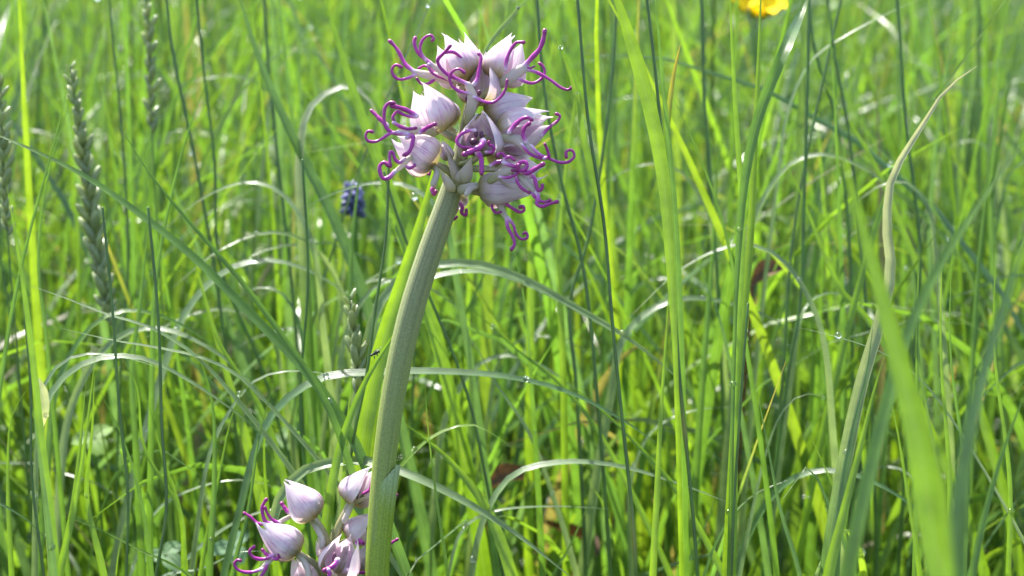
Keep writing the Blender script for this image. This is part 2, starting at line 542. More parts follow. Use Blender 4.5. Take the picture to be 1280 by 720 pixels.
def grass_field(name, n, y0, y1, spread, pad, len_rng, width_rng, segs, across, bend, tilt, keep=None, mat=None, straw=0.0, label=None):
    x, y, tuft = wedge(n, y0, y1, spread, pad)
    L = rng.uniform(*len_rng, n) * (0.75 + 0.5 * rng.beta(2, 2, n))
    if keep is not None:
        L = np.minimum(L, keep(x, y, L))
    W = rng.uniform(*width_rng, n)
    az = rng.uniform(0, 2 * math.pi, n)
    th0 = np.abs(rng.normal(0, tilt, n))
    arch = rng.random(n) < 0.40
    B = np.where(arch, rng.uniform(0.9, 2.1, n), np.abs(rng.normal(0, 0.35, n))) * bend
    pw = np.where(arch, rng.uniform(1.6, 3.2, n), 1.8)
    s = np.linspace(0, 1, segs + 1)
    th = th0[:, None] + B[:, None] * s[None] ** pw[:, None]
    th = np.minimum(th, 2.4)
    # azimuth wanders a little along the blade
    azs = az[:, None] + rng.normal(0, 0.35, n)[:, None] * s[None]
    d = np.stack([np.sin(th) * np.cos(azs), np.sin(th) * np.sin(azs), np.cos(th)], -1)
    step = (L / segs)[:, None, None]
    pos = np.zeros((n, segs + 1, 3))
    pos[:, 1:] = np.cumsum((d[:, :-1] + d[:, 1:]) * 0.5 * step, axis=1)
    pos[:, :, 0] += x[:, None]
    pos[:, :, 1] += y[:, None]
    pos[:, :, 2] = np.maximum(pos[:, :, 2], -0.001) - 0.008
    tw = rng.normal(0, 0.5, n)[:, None] + rng.normal(0, 0.9, n)[:, None] * s[None]
    side = np.stack([-np.sin(azs), np.cos(azs), np.zeros_like(azs)], -1)
    nor = np.cross(side, d)
    side, nor = (side * np.cos(tw)[..., None] + nor * np.sin(tw)[..., None],
                 nor * np.cos(tw)[..., None] - side * np.sin(tw)[..., None])
    prof = np.clip((0.55 + 1.4 * s) , 0, 1) * np.clip(1 - s ** 2.6, 0.02, 1)
    hw = (W[:, None] * 0.5 * prof[None])[..., None]
    if across == 3:
        vs = np.stack([pos - side * hw, pos - nor * hw * 0.35, pos + side * hw], axis=2)
    else:
        vs = np.stack([pos - side * hw, pos + side * hw], axis=2)
    R, A = segs + 1, across
    base = (np.arange(n) * R * A)[:, None, None]
    ii, jj = np.meshgrid(np.arange(segs), np.arange(A - 1), indexing='ij')
    q = np.stack([ii * A + jj, ii * A + jj + 1, (ii + 1) * A + jj + 1, (ii + 1) * A + jj], -1).reshape(1, -1, 4)
    faces = (base + q).reshape(-1, 4)
    u = np.linspace(0, 1, A)
    uv = np.stack(np.broadcast_arrays(u[None, None, :], s[None, :, None] + 0 * base, ), -1)
    uv = np.broadcast_to(uv, (n, R, A, 2)) + (np.arange(n) % 97)[:, None, None, None] * np.array([0, 1.7])
    ci = rng.choice(len(PALETTE), n, p=PAL_W / PAL_W.sum())
    if straw: ci = np.where(rng.random(n) < straw, 5, ci)
    c = PALETTE[ci] * rng.uniform(0.75, 1.25, (n, 1)) * (0.85 + 0.3 * tuft[:, None])
    cc = np.repeat(c[:, None], R, 1)
    # pale sheath at the foot, drying tips on some blades
    dry = (rng.random(n) < 0.10)[:, None] * np.clip((s[None] - 0.8) * 5, 0, 1)
    cc = cc * (1 - dry[..., None]) + np.array((0.20, 0.17, 0.07)) * dry[..., None]
    cc = np.repeat(cc[:, :, None], A, 2).reshape(-1, 3)
    me = bpy.data.meshes.new(name)
    nv, nf = n * R * A, len(faces)
    me.vertices.add(nv)
    me.vertices.foreach_set('co', vs.reshape(-1).astype(np.float32))
    me.loops.add(nf * 4)
    me.loops.foreach_set('vertex_index', faces.reshape(-1).astype(np.int32))
    me.polygons.add(nf)
    me.polygons.foreach_set('loop_start', (np.arange(nf) * 4).astype(np.int32))
    me.polygons.foreach_set('use_smooth', np.ones(nf, dtype=bool))
    uvl = me.uv_layers.new(name='UVMap')
    uvl.data.foreach_set('uv', uv.reshape(-1, 2)[faces.reshape(-1)].astype(np.float32).ravel())
    at = me.color_attributes.new('tint', 'FLOAT_COLOR', 'POINT')
    at.data.foreach_set('color', np.c_[cc, np.ones(nv)].astype(np.float32).ravel())
    me.materials.append(mat or M_FIELD)
    me.update(calc_edges=True)
    me.validate()
    o = bpy.data.objects.new(name, me)
    COL.objects.link(o)
    tag(o, label, 'grass', kind='stuff')
    return pos, nor, hw

def top_clear(x, y, L):
    """short grass round the orchids so that they stand free"""
    return np.where(y < 0.56, 0.15 + 0.03 * np.sin(x * 40), L)

fields = []
fields.append(grass_field('short_grass', 2600, 0.16, 0.60, 0.55, 0.12, (0.07, 0.16), (0.0022, 0.0042), 8, 3, 0.9, 0.25, keep=top_clear,
              label='short green grass around the feet of the orchids'))
fields.append(grass_field('meadow_grass', 6200, 0.60, 1.35, 0.44, 0.10, (0.15, 0.40), (0.0022, 0.0056), 12, 3, 1.0, 0.30,
              label='tall wet meadow grass behind the orchids'))
fields.append(grass_field('distant_grass', 24000, 1.35, 4.8, 0.40, 0.12, (0.18, 0.46), (0.0024, 0.0055), 7, 2, 0.9, 0.22, mat=M_FAR,
              label='distant blurred meadow grass towards the back'))
grass_field('farthest_grass', 6000, 4.8, 9.0, 0.42, 0.3, (0.25, 0.50), (0.004, 0.008), 5, 2, 0.7, 0.15,
            label='farthest meadow grass beyond the blurred stalks')
grass_field('grass_thatch', 3500, 0.5, 2.2, 0.44, 0.12, (0.05, 0.16), (0.0016, 0.0035), 6, 2, 1.0, 0.9, mat=M_DRY, straw=0.75,
            label='brown dead grass lying between the living blades')

# thin upright flowering stalks of the grass
st = MB()
for i in range(700):
    y = math.sqrt(random.uniform(0.75 ** 2, 4.2 ** 2))
    x = random.uniform(-1, 1) * (0.40 * y + 0.08)
    h = random.uniform(0.34, 0.62)
    lean = random.gauss(0, 0.10); ly = random.gauss(0, 0.08)
    pts = [(x, y, -0.006), (x + lean * h * 0.35, y + ly * h * 0.4, h * 0.5), (x + lean * h, y + ly * h, h)]
    path = spline(pts, 6)
    k = random.uniform(0.7, 1.2)
    st.tube(path, np.linspace(1, 0.45, 6) * random.uniform(0.0006, 0.0012), 5, tuple(np.array(random.choice([(0.08, 0.17, 0.035), (0.09, 0.19, 0.03), (0.07, 0.155, 0.04)])) * k))
tag(st.build('meadow_stalks', M_CULM), 'thin upright dark green grass stalks among distant blades', 'grass', kind='stuff')

# fine dew on the meadow grass
def ico():
    import bmesh
    bm = bmesh.new()
    bmesh.ops.create_icosphere(bm, subdivisions=2, radius=1.0)
    v = np.array([x.co[:] for x in bm.verts])
    f = [tuple(w.index for w in p.verts) for p in bm.faces]
    bm.free()
    return v, f
ICO_V, ICO_F = ico()
dw = MB()
for fi, cnt in ((1, 2600), (2, 2600), (0, 200)):
    pos, nor, hw = fields[fi]
    n, r = pos.shape[:2]
    bi = rng.integers(0, n, cnt)
    si = rng.integers(r // 3, r - 1, cnt)
    for b, s_ in zip(bi, si):
        rad = random.choice([0.0005, 0.0007, 0.0009, 0.0013]) * (1.5 if fi == 2 else 1)
        nn = nor[b, s_]
        if nn[2] < 0: nn = -nn
        dw.add(ICO_V * rad * np.array([1, 1, 0.9]) + pos[b, s_] + nn * rad * 0.6, ICO_F, np.zeros((len(ICO_V), 2)))
tag(dw.build('dew', M_DEW), 'fine dew sprinkled over the meadow grass', 'dew', kind='stuff')

# ------------------------------------------------------------------ single blades and stalks that stand out
TINT = dict(w=(0.36, 0.42, 0.30), y=(0.115, 0.230, 0.014), g=(0.080, 0.180, 0.024), b=(0.072, 0.158, 0.050), d=(0.090, 0.180, 0.036),
            l=(0.150, 0.275, 0.014), p=(0.150, 0.235, 0.110), s=(0.30, 0.24, 0.07))
DROPS = []
PLACES = [(580, 130, 'the orchid flower head'), (500, 430, 'the tall orchid stem'), (390, 660, 'the lower orchid buds'), (95, 180, 'the dense grass seed head'),
          (440, 240, 'the small blue flower'), (945, 20, 'the yellow flower'), (1170, 150, 'the curled pale blade tip'), (1120, 470, 'the wide blurred blade'),
          (830, 480, 'the sharp pointed blade'), (930, 260, 'the close pair of tall blades'), (110, 470, 'the double pale arch'), (270, 320, 'the long diagonal blades'),
          (650, 610, 'the low brown dead leaf'), (1010, 610, 'the bent over blade'), (290, 690, 'the bluish clover leaf'), (5, 150, 'the cropped seed head'),
          (745, 230, 'the long jointed stalk'), (680, 400, 'the long pale arching blade'), (962, 342, 'the withered hanging leaf'), (60, 640, 'the broad dewy bluish blade')]
def auto_label(pts, tint, width, what):
    """colour, form and neighbour of one of the many similar blades"""
    mx = sum(p[0] for p in pts) / len(pts); my = sum(p[1] for p in pts) / len(pts)
    near_ = min(PLACES, key=lambda q: (q[0] - mx) ** 2 + (q[1] - my) ** 2)
    colour = dict(y='yellow green', g='mid green', b='bluish green', d='dark green', w='bleached', l='lime green', p='pale', s='straw')[tint]
    size = 'thin' if width < 8 else 'narrow' if width < 12 else 'broad'
    dx, dy = abs(pts[-1][0] - pts[0][0]), abs(pts[-1][1] - pts[0][1])
    form = '' if what.startswith('arch') else 'upright ' if dx < 0.2 * dy else 'leaning ' if dx < 0.6 * dy else 'slanting '
    where = 'in front of' if pts[0][2] < 0.44 else 'close to' if pts[0][2] < 0.5 else 'behind' if pts[0][2] < 0.58 else 'well behind' if pts[0][2] < 0.7 else 'far behind'
    return '%s %s %s%s %s %s' % (size, colour, form, what, where, near_[2])

def full_path(pts, rooted=True, samples=64):
    w = [P(*p) for p in pts]
    if rooted and w[0].z > 0:
        t = (w[0] - w[1]).normalized()
        z = w[0].z
        h = Vector((t.x, t.y, 0)) * min(0.35 * z, 0.05)
        root = Vector((w[0].x + h.x, w[0].y + h.y * 0.5, -0.006))
        mid = w[0] + t * (z * 0.33)
        mid.z = max(mid.z, z * 0.5)
        mid = mid * 0.6 + (w[0] * 0.45 + root * 0.55) * 0.4
        w = [root, mid] + w
    return spline(w, samples)

def blade(name, pts, width, tint='g', roll=(0.2, 0.2), label='', cat='grass blade', group=None, fold=0.3, drops=(), blunt=2.6,
          rooted=True, foot=0.55, mat=None, tip_dry_gleam=0.0, tip_col=(0.40, 0.30, 0.05), widen=False, drop_r=0.0009):
    if group == G_UP: label = auto_label(pts, tint, width, 'grass blade')
    if group == G_ARCH: label = auto_label(pts, tint, width, 'arching grass blade')
    """leaf blade from its root to its tip; width in pixels at the blade's own distance"""
    path = full_path(pts, rooted)
    m = len(path)
    s = np.linspace(0, 1, m)
    tan = norm(np.gradient(path, axis=0))
    dep = np.clip((path - np.array(EYE)) @ np.array(FWD), 0.05, None)
    dref = np.mean([p[2] for p in pts])
    blunt *= 1.5
    seen = max(0.5, math.cos(float(np.mean(roll))))
    hw = 0.5 * width * 1.12 / seen * dref / FPX * (0.25 + 0.75 * np.clip((s - 0.74) * 5.0, 0, 1) if widen else np.clip(foot + 1.6 * s, 0, 1)) * np.clip(1 - s ** blunt, 0.02, 1)
    view = norm(path - np.array(EYE))
    flat = norm(np.cross(tan, view))
    dep_dir = np.cross(flat, tan)
    r = np.interp(s, np.linspace(0, 1, len(roll)), roll)[:, None]
    best = None
    for sg in (1, -1):                 # the face that is seen looks up to the light
        side = flat * np.cos(r) + dep_dir * np.sin(r) * sg
        nor = np.cross(tan, side)
        nor = np.where((nor * view).sum(1)[:, None] > 0, -nor, nor)
        k = nor[:, 2].mean()
        if best is None or k > best[0]: best = (k, side, nor)
    side, nor = best[1], best[2]
    us = np.linspace(-1, 1, 5)
    g_ = np.stack([path + side * (hw * u)[:, None] + nor * (hw * fold * (u * u - 0.5))[:, None] for u in us], axis=1)
    wob = 1 + 0.03 * np.sin(s * 23 + width)
    uv = np.stack(np.broadcast_arrays((us[None] + 1) / 2, s[:, None] + 0.37 * len(DROPS)), -1)
    c = np.repeat(np.array(TINT[tint])[None], m, 0)
    if tip_dry_gleam:  # blends in dried tips, and the painted gleam of the curled blade
        k = np.clip((s - (1 - tip_dry_gleam)) / tip_dry_gleam, 0, 1)[:, None]
        c = c * (1 - k) + np.array(tip_col) * k
    mb = MB()
    mb.grid(g_, uv, np.repeat(c, 5, 0))
    o = mb.build(name, mat or M_BLADE)
    tag(o, label, cat, group)
    drops = tuple(drops)
    if random.random() < 0.38 and width < 18:
        drops += tuple((random.uniform(0.5, 0.97), random.choice((0.0005, 0.0006, 0.0008, 0.001))) for _ in range(random.randint(1, 2)))
    for d in drops:
        f, rr = d if isinstance(d, tuple) else (d, drop_r)
        i = int(f * (m - 1))
        DROPS.append((path[i] + nor[i] * rr * 0.55, rr, label))
    return o

def stalk(name, pts, width, tint='d', label='', group=None, nodes=(), taper=0.6, drops=(), rooted=True):
    if group == G_STALK: label = auto_label(pts, tint, width, 'grass stalk')
    """round grass stalk with swollen joints"""
    path = full_path(pts, rooted)
    m = len(path)
    s = np.linspace(0, 1, m)
    dref = np.mean([p[2] for p in pts])
    r = 0.40 * width * dref / FPX * (1 - (1 - taper) * s)
    for nd in nodes:
        r = r * (1 + 0.45 * np.exp(-((s - nd) / 0.012) ** 2))
    mb = MB()
    c = np.repeat(np.array(TINT[tint])[None], m + 2, 0)
    for nd in nodes:
        k = np.exp(-((np.r_[0, s, 1] - nd) / 0.014) ** 2)[:, None]
        c = c * (1 - k) + np.array((0.22, 0.26, 0.06)) * k
    mb.tube(path, r, 8, np.repeat(c, 8, 0))
    o = mb.build(name, M_CULM)
    tag(o, label, 'grass stalk', group)
    for f in drops:
        i = int(f * (m - 1))
        DROPS.append((path[i] + np.array((r[i] * 0.8, -r[i], 0)), 0.0007, label))
    return o

G_ARCH = 'arching pale grass blades'
G_UP = 'upright bright grass blades'
G_STALK = 'dark upright grass stalks'
L_UP = 'narrow upright bright green grass blade among the meadow grass'
L_ST = 'thin dark green upright grass stalk in the meadow'
L_AR = 'thin pale arching grass blade gleaming among the meadow grass'

# -- right of the orchid
stalk('grass_culm', [(795, 722, .44), (790, 640, .44), (775, 500, .44), (765, 400, .44), (755, 280, .44), (735, 150, .44), (722, 0, .44), (718, -40, .44)], 8, 'd',
      'long dark stalk with a pale joint just right of the orchid flower head', nodes=(0.64,), drops=(0.55,))
blade('grass_shoot', [(757, 300, .44), (748, 250, .44), (735, 200, .44), (720, 120, .44), (706, 75, .44), (694, 44, .44)], 7, 'y', (0.2, 0.5),
      'thin bright leaf tip crossing the long stalk right of the flower head', rooted=False)
blade('grass_shoot', [(845, 470, .455), (838, 330, .455), (830, 230, .455), (818, 160, .455), (803, 100, .455), (788, 50, .455), (768, -10, .455), (755, -40, .455)], 22, 'l', (0.2, 0.05),
      'broad bright yellow green blade leaning left beside dark stalks', blunt=12, widen=True)
stalk('grass_culm', [(872, 722, .46), (862, 600, .46), (850, 480, .46), (840, 330, .46), (828, 180, .46), (818, 80, .46), (805, -30, .46)], 8, 'd',
      'dark stalk pressed against the broad yellow green blade', nodes=(0.7,))
blade('grass_shoot', [(850, 430, .47), (845, 300, .47), (836, 180, .47), (828, 100, .47), (822, 30, .47), (815, -40, .47)], 10, 'g', (0.5, 0.6),
      'deep green blade behind the dark stalk and broad yellow blade', blunt=5)
blade('grass_shoot', [(829, 250, .475), (831, 200, .475), (836, 140, .475), (842, 95, .475), (851, 53, .475)], 7, 'y', (0.2, 0.2),
      'short blade with a yellowed dry tip beside the dark stalk', rooted=False, tip_dry_gleam=0.6)
blade('grass_shoot', [(915, 330, .48), (898, 260, .48), (870, 185, .48), (845, 130, .48), (827, 95, .48)], 8, 'g', (0.3, 0.3),
      'thin green blade sloping down right from the yellowed blade tip', drops=(0.8,))
blade('grass_shoot', [(816, 722, .43), (820, 640, .43), (826, 520, .43), (832, 430, .43), (838, 332, .43)], 15, 'l', (0.1, 0.05),
      'sharp pointed bright blade standing alone right of the orchid stem', blunt=2.0, drops=(0.55, 0.42))
blade('grass_shoot', [(915, 722, .46), (917, 600, .46), (920, 450, .46), (928, 280, .46), (922, 180, .46), (916, 80, .46), (911, -40, .46)], 9, 'y', (0.2, 0.4),
      'tall straight green blade, one of the close pair crossing the broad curved blade', blunt=6)
blade('grass_shoot', [(917, 560, .465), (925, 440, .465), (938, 300, .465), (945, 150, .465), (949, 60, .465), (952, -40, .465)], 10, 'l', (0.1, 0.4),
      'tall lime blade, brighter of the close pair crossing the broad curved blade', blunt=6)
blade('grass_shoot', [(914, 600, .45), (917, 470, .45), (922, 330, .45), (932, 220, .45), (950, 140, .45), (980, 65, .45), (1006, 5, .47), (1022, -40, .47)], 17, 'g', (0.4, 0.25, 0.1),
      'broad bluish green blade curving up to the right across the close pair', blunt=12, widen=True, drops=(0.7,))
stalk('grass_culm', [(914, 722, .45), (917, 640, .45), (922, 560, .45), (928, 470, .45), (935, 380, .45)], 7, 'd',
      'dark jointed stalk at the foot of the close pair of tall blades', nodes=(0.72,))
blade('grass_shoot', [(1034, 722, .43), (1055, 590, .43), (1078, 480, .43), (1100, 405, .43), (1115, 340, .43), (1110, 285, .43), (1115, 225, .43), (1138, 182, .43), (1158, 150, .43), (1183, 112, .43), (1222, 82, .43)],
      18, 'b', (0.3, 0.2, 0.2, 0.4, 0.6), 'grey green blade with a curled pale twisted tip', blunt=5.0, tip_dry_gleam=0.34, tip_col=(0.36, 0.38, 0.33), fold=0.8, drops=((0.74, 0.0010),))  # whitish tip colour paints the gleam on this green blade
blade('grass_shoot', [(1200, 780, .28), (1172, 690, .28), (1150, 560, .28), (1118, 430, .28), (1085, 310, .28), (1060, 220, .28), (1045, 170, .28)], 54, 'y', (0.3, 0.2),
      'wide blurred bright green blade in front of the right side grass', blunt=3.5)
blade('grass_shoot', [(1060, 722, .31), (1095, 560, .31), (1130, 430, .31), (1165, 350, .31), (1210, 275, .31), (1270, 190, .31), (1310, 140, .31)], 22, 'g', (0.6, 0.5),
      'blurred dark green blade slanting up to the right edge', blunt=4)
blade('grass_shoot', [(1195, 780, .27), (1200, 640, .27), (1214, 530, .27), (1240, 430, .27), (1275, 320, .27), (1300, 250, .27)], 32, 'b', (0.5, 0.5),
      'blurred bluish blade rising beside the wide bright blade', blunt=4)
blade('grass_shoot', [(1190, 790, .24), (1186, 700, .24), (1180, 610, .24), (1176, 540, .24), (1172, 500, .24)], 50, 'y', (0.2, 0.2),
      'very blurred short green blade close to the lens at right', blunt=2.5)
blade('grass_shoot', [(1035, 722, .40), (1055, 640, .40), (1075, 560, .40), (1095, 480, .40), (1108, 440, .40)], 26, 'l', (0.15, 0.1),
      'broad lime blade below the curled grey green blade', blunt=2.4)
blade('grass_shoot', [(1045, 722, .42), (1052, 620, .42), (1068, 530, .42), (1083, 470, .42), (1092, 400, .42)], 15, 'b', (0.6, 0.6),
      'bluish blade tucked behind the broad lime blade', blunt=2.6)
blade('grass_shoot', [(1215, 722, .38), (1232, 640, .38), (1255, 560, .38), (1290, 470, .38)], 18, 'g', (0.3, 0.2),
      'green blade fanning out to the right edge below the blurred blades', blunt=3)
blade('grass_shoot', [(1150, 722, .43), (1135, 620, .43), (1118, 520, .43), (1105, 470, .43)], 12, 'y', (0.3, 0.2), L_UP, group=G_UP)
blade('grass_shoot', [(1000, 722, .46), (976, 640, .46), (960, 560, .46), (945, 480, .46)], 9, 'b', (0.7, 0.6),
      'bluish blade leaning left right of the close pair of tall blades', blunt=3)
blade('grass_shoot', [(1062, 700, .48), (1045, 655, .48), (1030, 618, .48), (1018, 592, .48), (1008, 584, .48), (996, 600, .48), (984, 616, .48), (972, 633, .48)], 12, 'g', (0.3, 0.7, 1.0),
      'green blade bent over sharply so its tip hangs down', blunt=3.5)
blade('grass_shoot', [(1060, 722, .5), (1052, 640, .5), (1020, 560, .5), (1000, 520, .5)], 8, 'y', (0.3, 0.3), L_UP, group=G_UP)
blade('grass_shoot', [(945, 620, .52), (960, 560, .52), (975, 520, .52), (995, 497, .52), (1020, 492, .52), (1045, 505, .52)], 9, 'p', (1.1, 1.2), L_AR, group=G_ARCH)
blade('grass_shoot', [(880, 722, .5), (905, 660, .5), (940, 620, .5), (985, 600, .5)], 9, 'g', (0.9, 1.1), L_UP, group=G_UP)
blade('grass_shoot', [(1180, 510, .45), (1120, 450, .45), (1075, 430, .45), (1035, 418, .45), (996, 409, .45)], 6, 'p', (1.0, 1.1),
      'thin pale blade lying flat toward the left from the right side clump', drops=(0.98,))
for x0, x1, w, t in ((1185, 1178, 10, 'y'), (1205, 1190, 8, 'g'), (1143, 1148, 9, 'g'), (1260, 1245, 9, 'y'), (1170, 1150, 7, 'd')):
    blade('grass_shoot', [(x0, 722, .44), (x0 + 2, 600, .44), (x1 - 2, 440, .44), (x1, 300, .44)], w, t, (0.3, 0.4), L_UP, group=G_UP)
for pts in ([(985, 470, .55), (1000, 380, .55), (1005, 250, .55), (1010, 80, .55), (1012, -30, .55)],
            [(1085, 420, .6), (1075, 300, .6), (1060, 160, .6), (1042, 60, .6), (1030, -40, .6)],
            [(1065, 420, .62), (1060, 280, .62), (1045, 150, .62), (1018, 60, .62), (1008, -20, .62)],
            [(720, 480, .56), (712, 380, .56), (735, 300, .56), (755, 180, .56), (768, 60, .56), (772, -30, .56)],
            [(745, 480, .52), (728, 330, .52), (700, 220, .52), (680, 110, .52), (670, -20, .52)],
            [(900, 420, .6), (890, 250, .6), (880, 120, .6), (876, -30, .6)],
            [(1140, 460, .58), (1150, 320, .58), (1132, 150, .58), (1120, -30, .58)]):
    stalk('grass_culm', pts, 8, random.choice('dgb'), L_ST, G_STALK)
blade('grass_shoot', [(1100, 420, .56), (1050, 360, .56), (1000, 240, .56), (1005, 260, .56)][:3] + [(975, 190, .56), (1002, 40, .56)][:1], 14, 'y', (0.2, 0.3), L_UP, group=G_UP)
blade('grass_shoot', [(1210, 470, .6), (1150, 340, .6), (1090, 200, .6), (1040, 120, .6), (1005, 60, .6)], 12, 'y', (0.4, 0.3), L_UP, group=G_UP)
blade('grass_shoot', [(1090, 300, .55), (1120, 215, .55), (1160, 140, .55), (1215, 60, .55), (1270, -20, .55)], 10, 'y', (0.4, 0.4), L_UP, group=G_UP)
blade('grass_shoot', [(975, 205, .6), (985, 140, .6), (1015, 75, .6), (1065, 40, .6), (1120, 12, .6), (1160, -5, .6)], 7, 'p', (1.0, 1.1), L_AR, group=G_ARCH)

# -- crossing behind the orchid stem
blade('grass_shoot', [(335, 690, .47), (352, 620, .47), (375, 592, .47), (412, 579, .47), (460, 577, .47), (502, 590, .465), (560, 616, .46), (640, 664, .455), (718, 725, .45)], 11, 'p', (0.9, 0.8, 0.5),
      'pale arching blade with dewdrops passing behind the orchid stem near the lower flowers', drops=((0.50, 0.0014), (0.44, 0.0008), (0.47, 0.0006), (0.42, 0.0006)), blunt=6, fold=0.5)
blade('grass_shoot', [(445, 520, .50), (460, 430, .50), (475, 382, .50), (500, 351, .50), (545, 332, .50), (600, 332, .50), (655, 350, .50), (720, 385, .50), (780, 420, .50), (835, 462, .50), (862, 490, .50)], 12, 'p', (0.8, 0.95, 0.8),
      'long pale arching blade behind the middle of the orchid stem', drops=(0.72, 0.8), blunt=5, fold=0.5)
blade('grass_shoot', [(440, 560, .53), (455, 500, .53), (480, 400, .53), (505, 365, .53), (545, 345, .53), (610, 340, .53), (680, 366, .53), (740, 400, .53), (800, 432, .53)], 7, 'p', (0.9, 1.0),
      'narrower second blade following the long pale arching one', blunt=5)
blade('grass_shoot', [(300, 640, .49), (340, 520, .49), (400, 474, .49), (470, 466, .49), (560, 465, .49), (640, 472, .49), (710, 490, .49), (770, 520, .49), (830, 560, .49)], 9, 'b', (1.0, 1.1, 0.9),
      'bluish blade lying almost level across the orchid stem', drops=(0.75, 0.9), blunt=5)
blade('grass_shoot', [(452, 560, .475), (462, 500, .475), (478, 430, .475), (503, 350, .475), (525, 280, .475), (540, 225, .475), (552, 170, .475)], 24, 'l', (0.15, 0.1),
      'broad lime green blade close behind the left of the upper orchid stem', blunt=5)
blade('grass_shoot', [(400, 722, .46), (410, 640, .46), (425, 560, .46), (455, 480, .46), (495, 415, .46), (525, 370, .46)], 18, 'y', (0.2, 0.15),
      'broad bright blade leaning right behind the lower orchid flowers', blunt=3)
blade('grass_shoot', [(432, 722, .47), (430, 620, .47), (435, 520, .47), (440, 470, .47)], 16, 'y', (0.15, 0.15), 'upright bright blade directly above the lower orchid buds', blunt=2.5)
stalk('grass_culm', [(440, 560, .47), (458, 470, .47), (470, 380, .47), (482, 300, .47), (486, 200, .47)], 6, 'd', 'dark stalk left of the orchid stem where the fly sits', taper=0.8)
stalk('grass_culm', [(600, 560, .52), (580, 480, .52), (545, 390, .52), (515, 320, .52), (490, 250, .52), (480, 215, .52)], 7, 'd',
      'dark stalk slanting down to the right behind the orchid stem')
blade('grass_shoot', [(590, 722, .50), (605, 650, .50), (640, 595, .50), (700, 578, .50), (770, 582, .50), (850, 605, .50), (910, 628, .50)], 8, 'p', (1.0, 1.1, 0.8),
      'arching blade with a bright dewdrop low between orchid stem and pointed blade', drops=((0.72, 0.0011), 0.5), blunt=4)
blade('grass_shoot', [(560, 722, .52), (580, 660, .52), (615, 640, .52), (690, 633, .52), (760, 636, .52)], 7, 'p', (1.0, 1.1), L_AR, group=G_ARCH, drops=((0.85, 0.0010),))
blade('grass_shoot', [(470, 640, .50), (500, 585, .50), (545, 543, .50), (590, 531, .50), (620, 545, .50), (645, 565, .50)], 11, 'l', (0.8, 1.0),
      'lime blade arching over to the right beside the lower orchid stem', drops=(0.9,))
blade('grass_shoot', [(640, 722, .50), (610, 640, .50), (575, 590, .50), (545, 560, .50), (500, 525, .50)], 22, 'l', (0.4, 0.3), 'broad lime blade slanting down right from the orchid stem', blunt=3)
blade('grass_shoot', [(720, 722, .55), (690, 620, .55), (660, 540, .55), (620, 480, .55), (590, 425, .55), (575, 410, .55)], 12, 'p', (1.1, 1.2), L_AR, group=G_ARCH, drops=(0.8, 0.65))
blade('grass_shoot', [(760, 560, .53), (700, 480, .53), (650, 440, .53), (600, 395, .53), (565, 372, .53)], 9, 'y', (0.4, 0.4), L_UP, group=G_UP)
blade('grass_shoot', [(790, 722, .58), (790, 600, .58), (815, 540, .58), (860, 515, .58), (920, 508, .58)], 10, 'p', (1.1, 1.2), L_AR, group=G_ARCH, drops=(0.85,))
blade('grass_shoot', [(560, 722, .44), (548, 640, .44), (540, 580, .44), (534, 525, .44), (531, 478, .44)], 8, 'y', (0.3, 0.2), L_UP, group=G_UP)
blade('grass_shoot', [(850, 620, .5), (800, 560, .5), (760, 520, .5), (700, 470, .5)], 12, 'y', (0.4, 0.4), L_UP, group=G_UP)
for a, b, c, d, t in ((660, 420, 640, 300, 'g'), (850, 722, 900, 610, 'g'), (690, 722, 740, 620, 'y'), (640, 722, 600, 640, 'y'), (905, 420, 860, 300, 'b')):
    blade('grass_shoot', [(a, b, .53), ((2 * a + c) / 3 + 3, (2 * b + d) / 3, .53), (c, d, .53)], 10, t, (0.4, 0.5), L_UP, group=G_UP)

# -- left of the orchid
blade('grass_shoot', [(455, 580, .47), (420, 515, .47), (380, 462, .47), (312, 392, .47), (242, 322, .47), (180, 272, .47), (100, 217, .47), (0, 170, .47), (-40, 155, .47)], 12, 'g', (0.5, 0.6, 0.9),
      'long blade running diagonally up to the left edge', blunt=6)
blade('grass_shoot', [(430, 560, .46), (400, 490, .46), (360, 430, .46), (300, 350, .46), (232, 272, .46), (182, 210, .46), (142, 143, .46)], 10, 'g', (0.4, 0.5),
      'sharp pointed blade running diagonally below the seed head', blunt=3.5)
blade('grass_shoot', [(60, 640, .47), (52, 540, .47), (60, 500, .47), (90, 463, .47), (135, 446, .47), (185, 450, .47), (235, 475, .47), (290, 512, .47), (330, 545, .47)], 9, 'p', (1.0, 1.1, 0.9),
      'pale arch with dewdrops left of the orchid, lower of two', drops=(0.62, 0.7, 0.8, (0.4, 0.0008)), blunt=4)
blade('grass_shoot', [(45, 640, .48), (48, 540, .48), (55, 485, .48), (75, 455, .48), (105, 443, .48), (150, 445, .48), (200, 460, .48)], 9, 'p', (0.9, 1.1),
      'pale arch with dewdrops left of the orchid, upper of two', drops=((0.8, 0.0011), 0.65), blunt=4)
blade('grass_shoot', [(45, 474, .46), (52, 490, .46), (56, 512, .46), (54, 535, .46)], 12, 'w', (0.4, 0.8), 'short bleached leaf tip hanging under the double pale arch', rooted=False, blunt=2)
blade('grass_shoot', [(250, 640, .50), (265, 560, .50), (290, 510, .50), (320, 475, .50), (360, 464, .50), (410, 468, .50), (440, 480, .50)], 9, 'p', (1.0, 1.1), L_AR, group=G_ARCH, drops=(0.9,))
blade('grass_shoot', [(200, 480, .56), (240, 380, .56), (290, 335, .56), (340, 326, .56), (390, 340, .56), (430, 365, .56), (450, 380, .56)], 11, 'p', (1.1, 1.2, 1.0),  # gleam of a living blade, helped along by the pale tint
      'pale arch gleaming beneath the diagonal blades left of the orchid', drops=(0.7, 0.8), blunt=4)
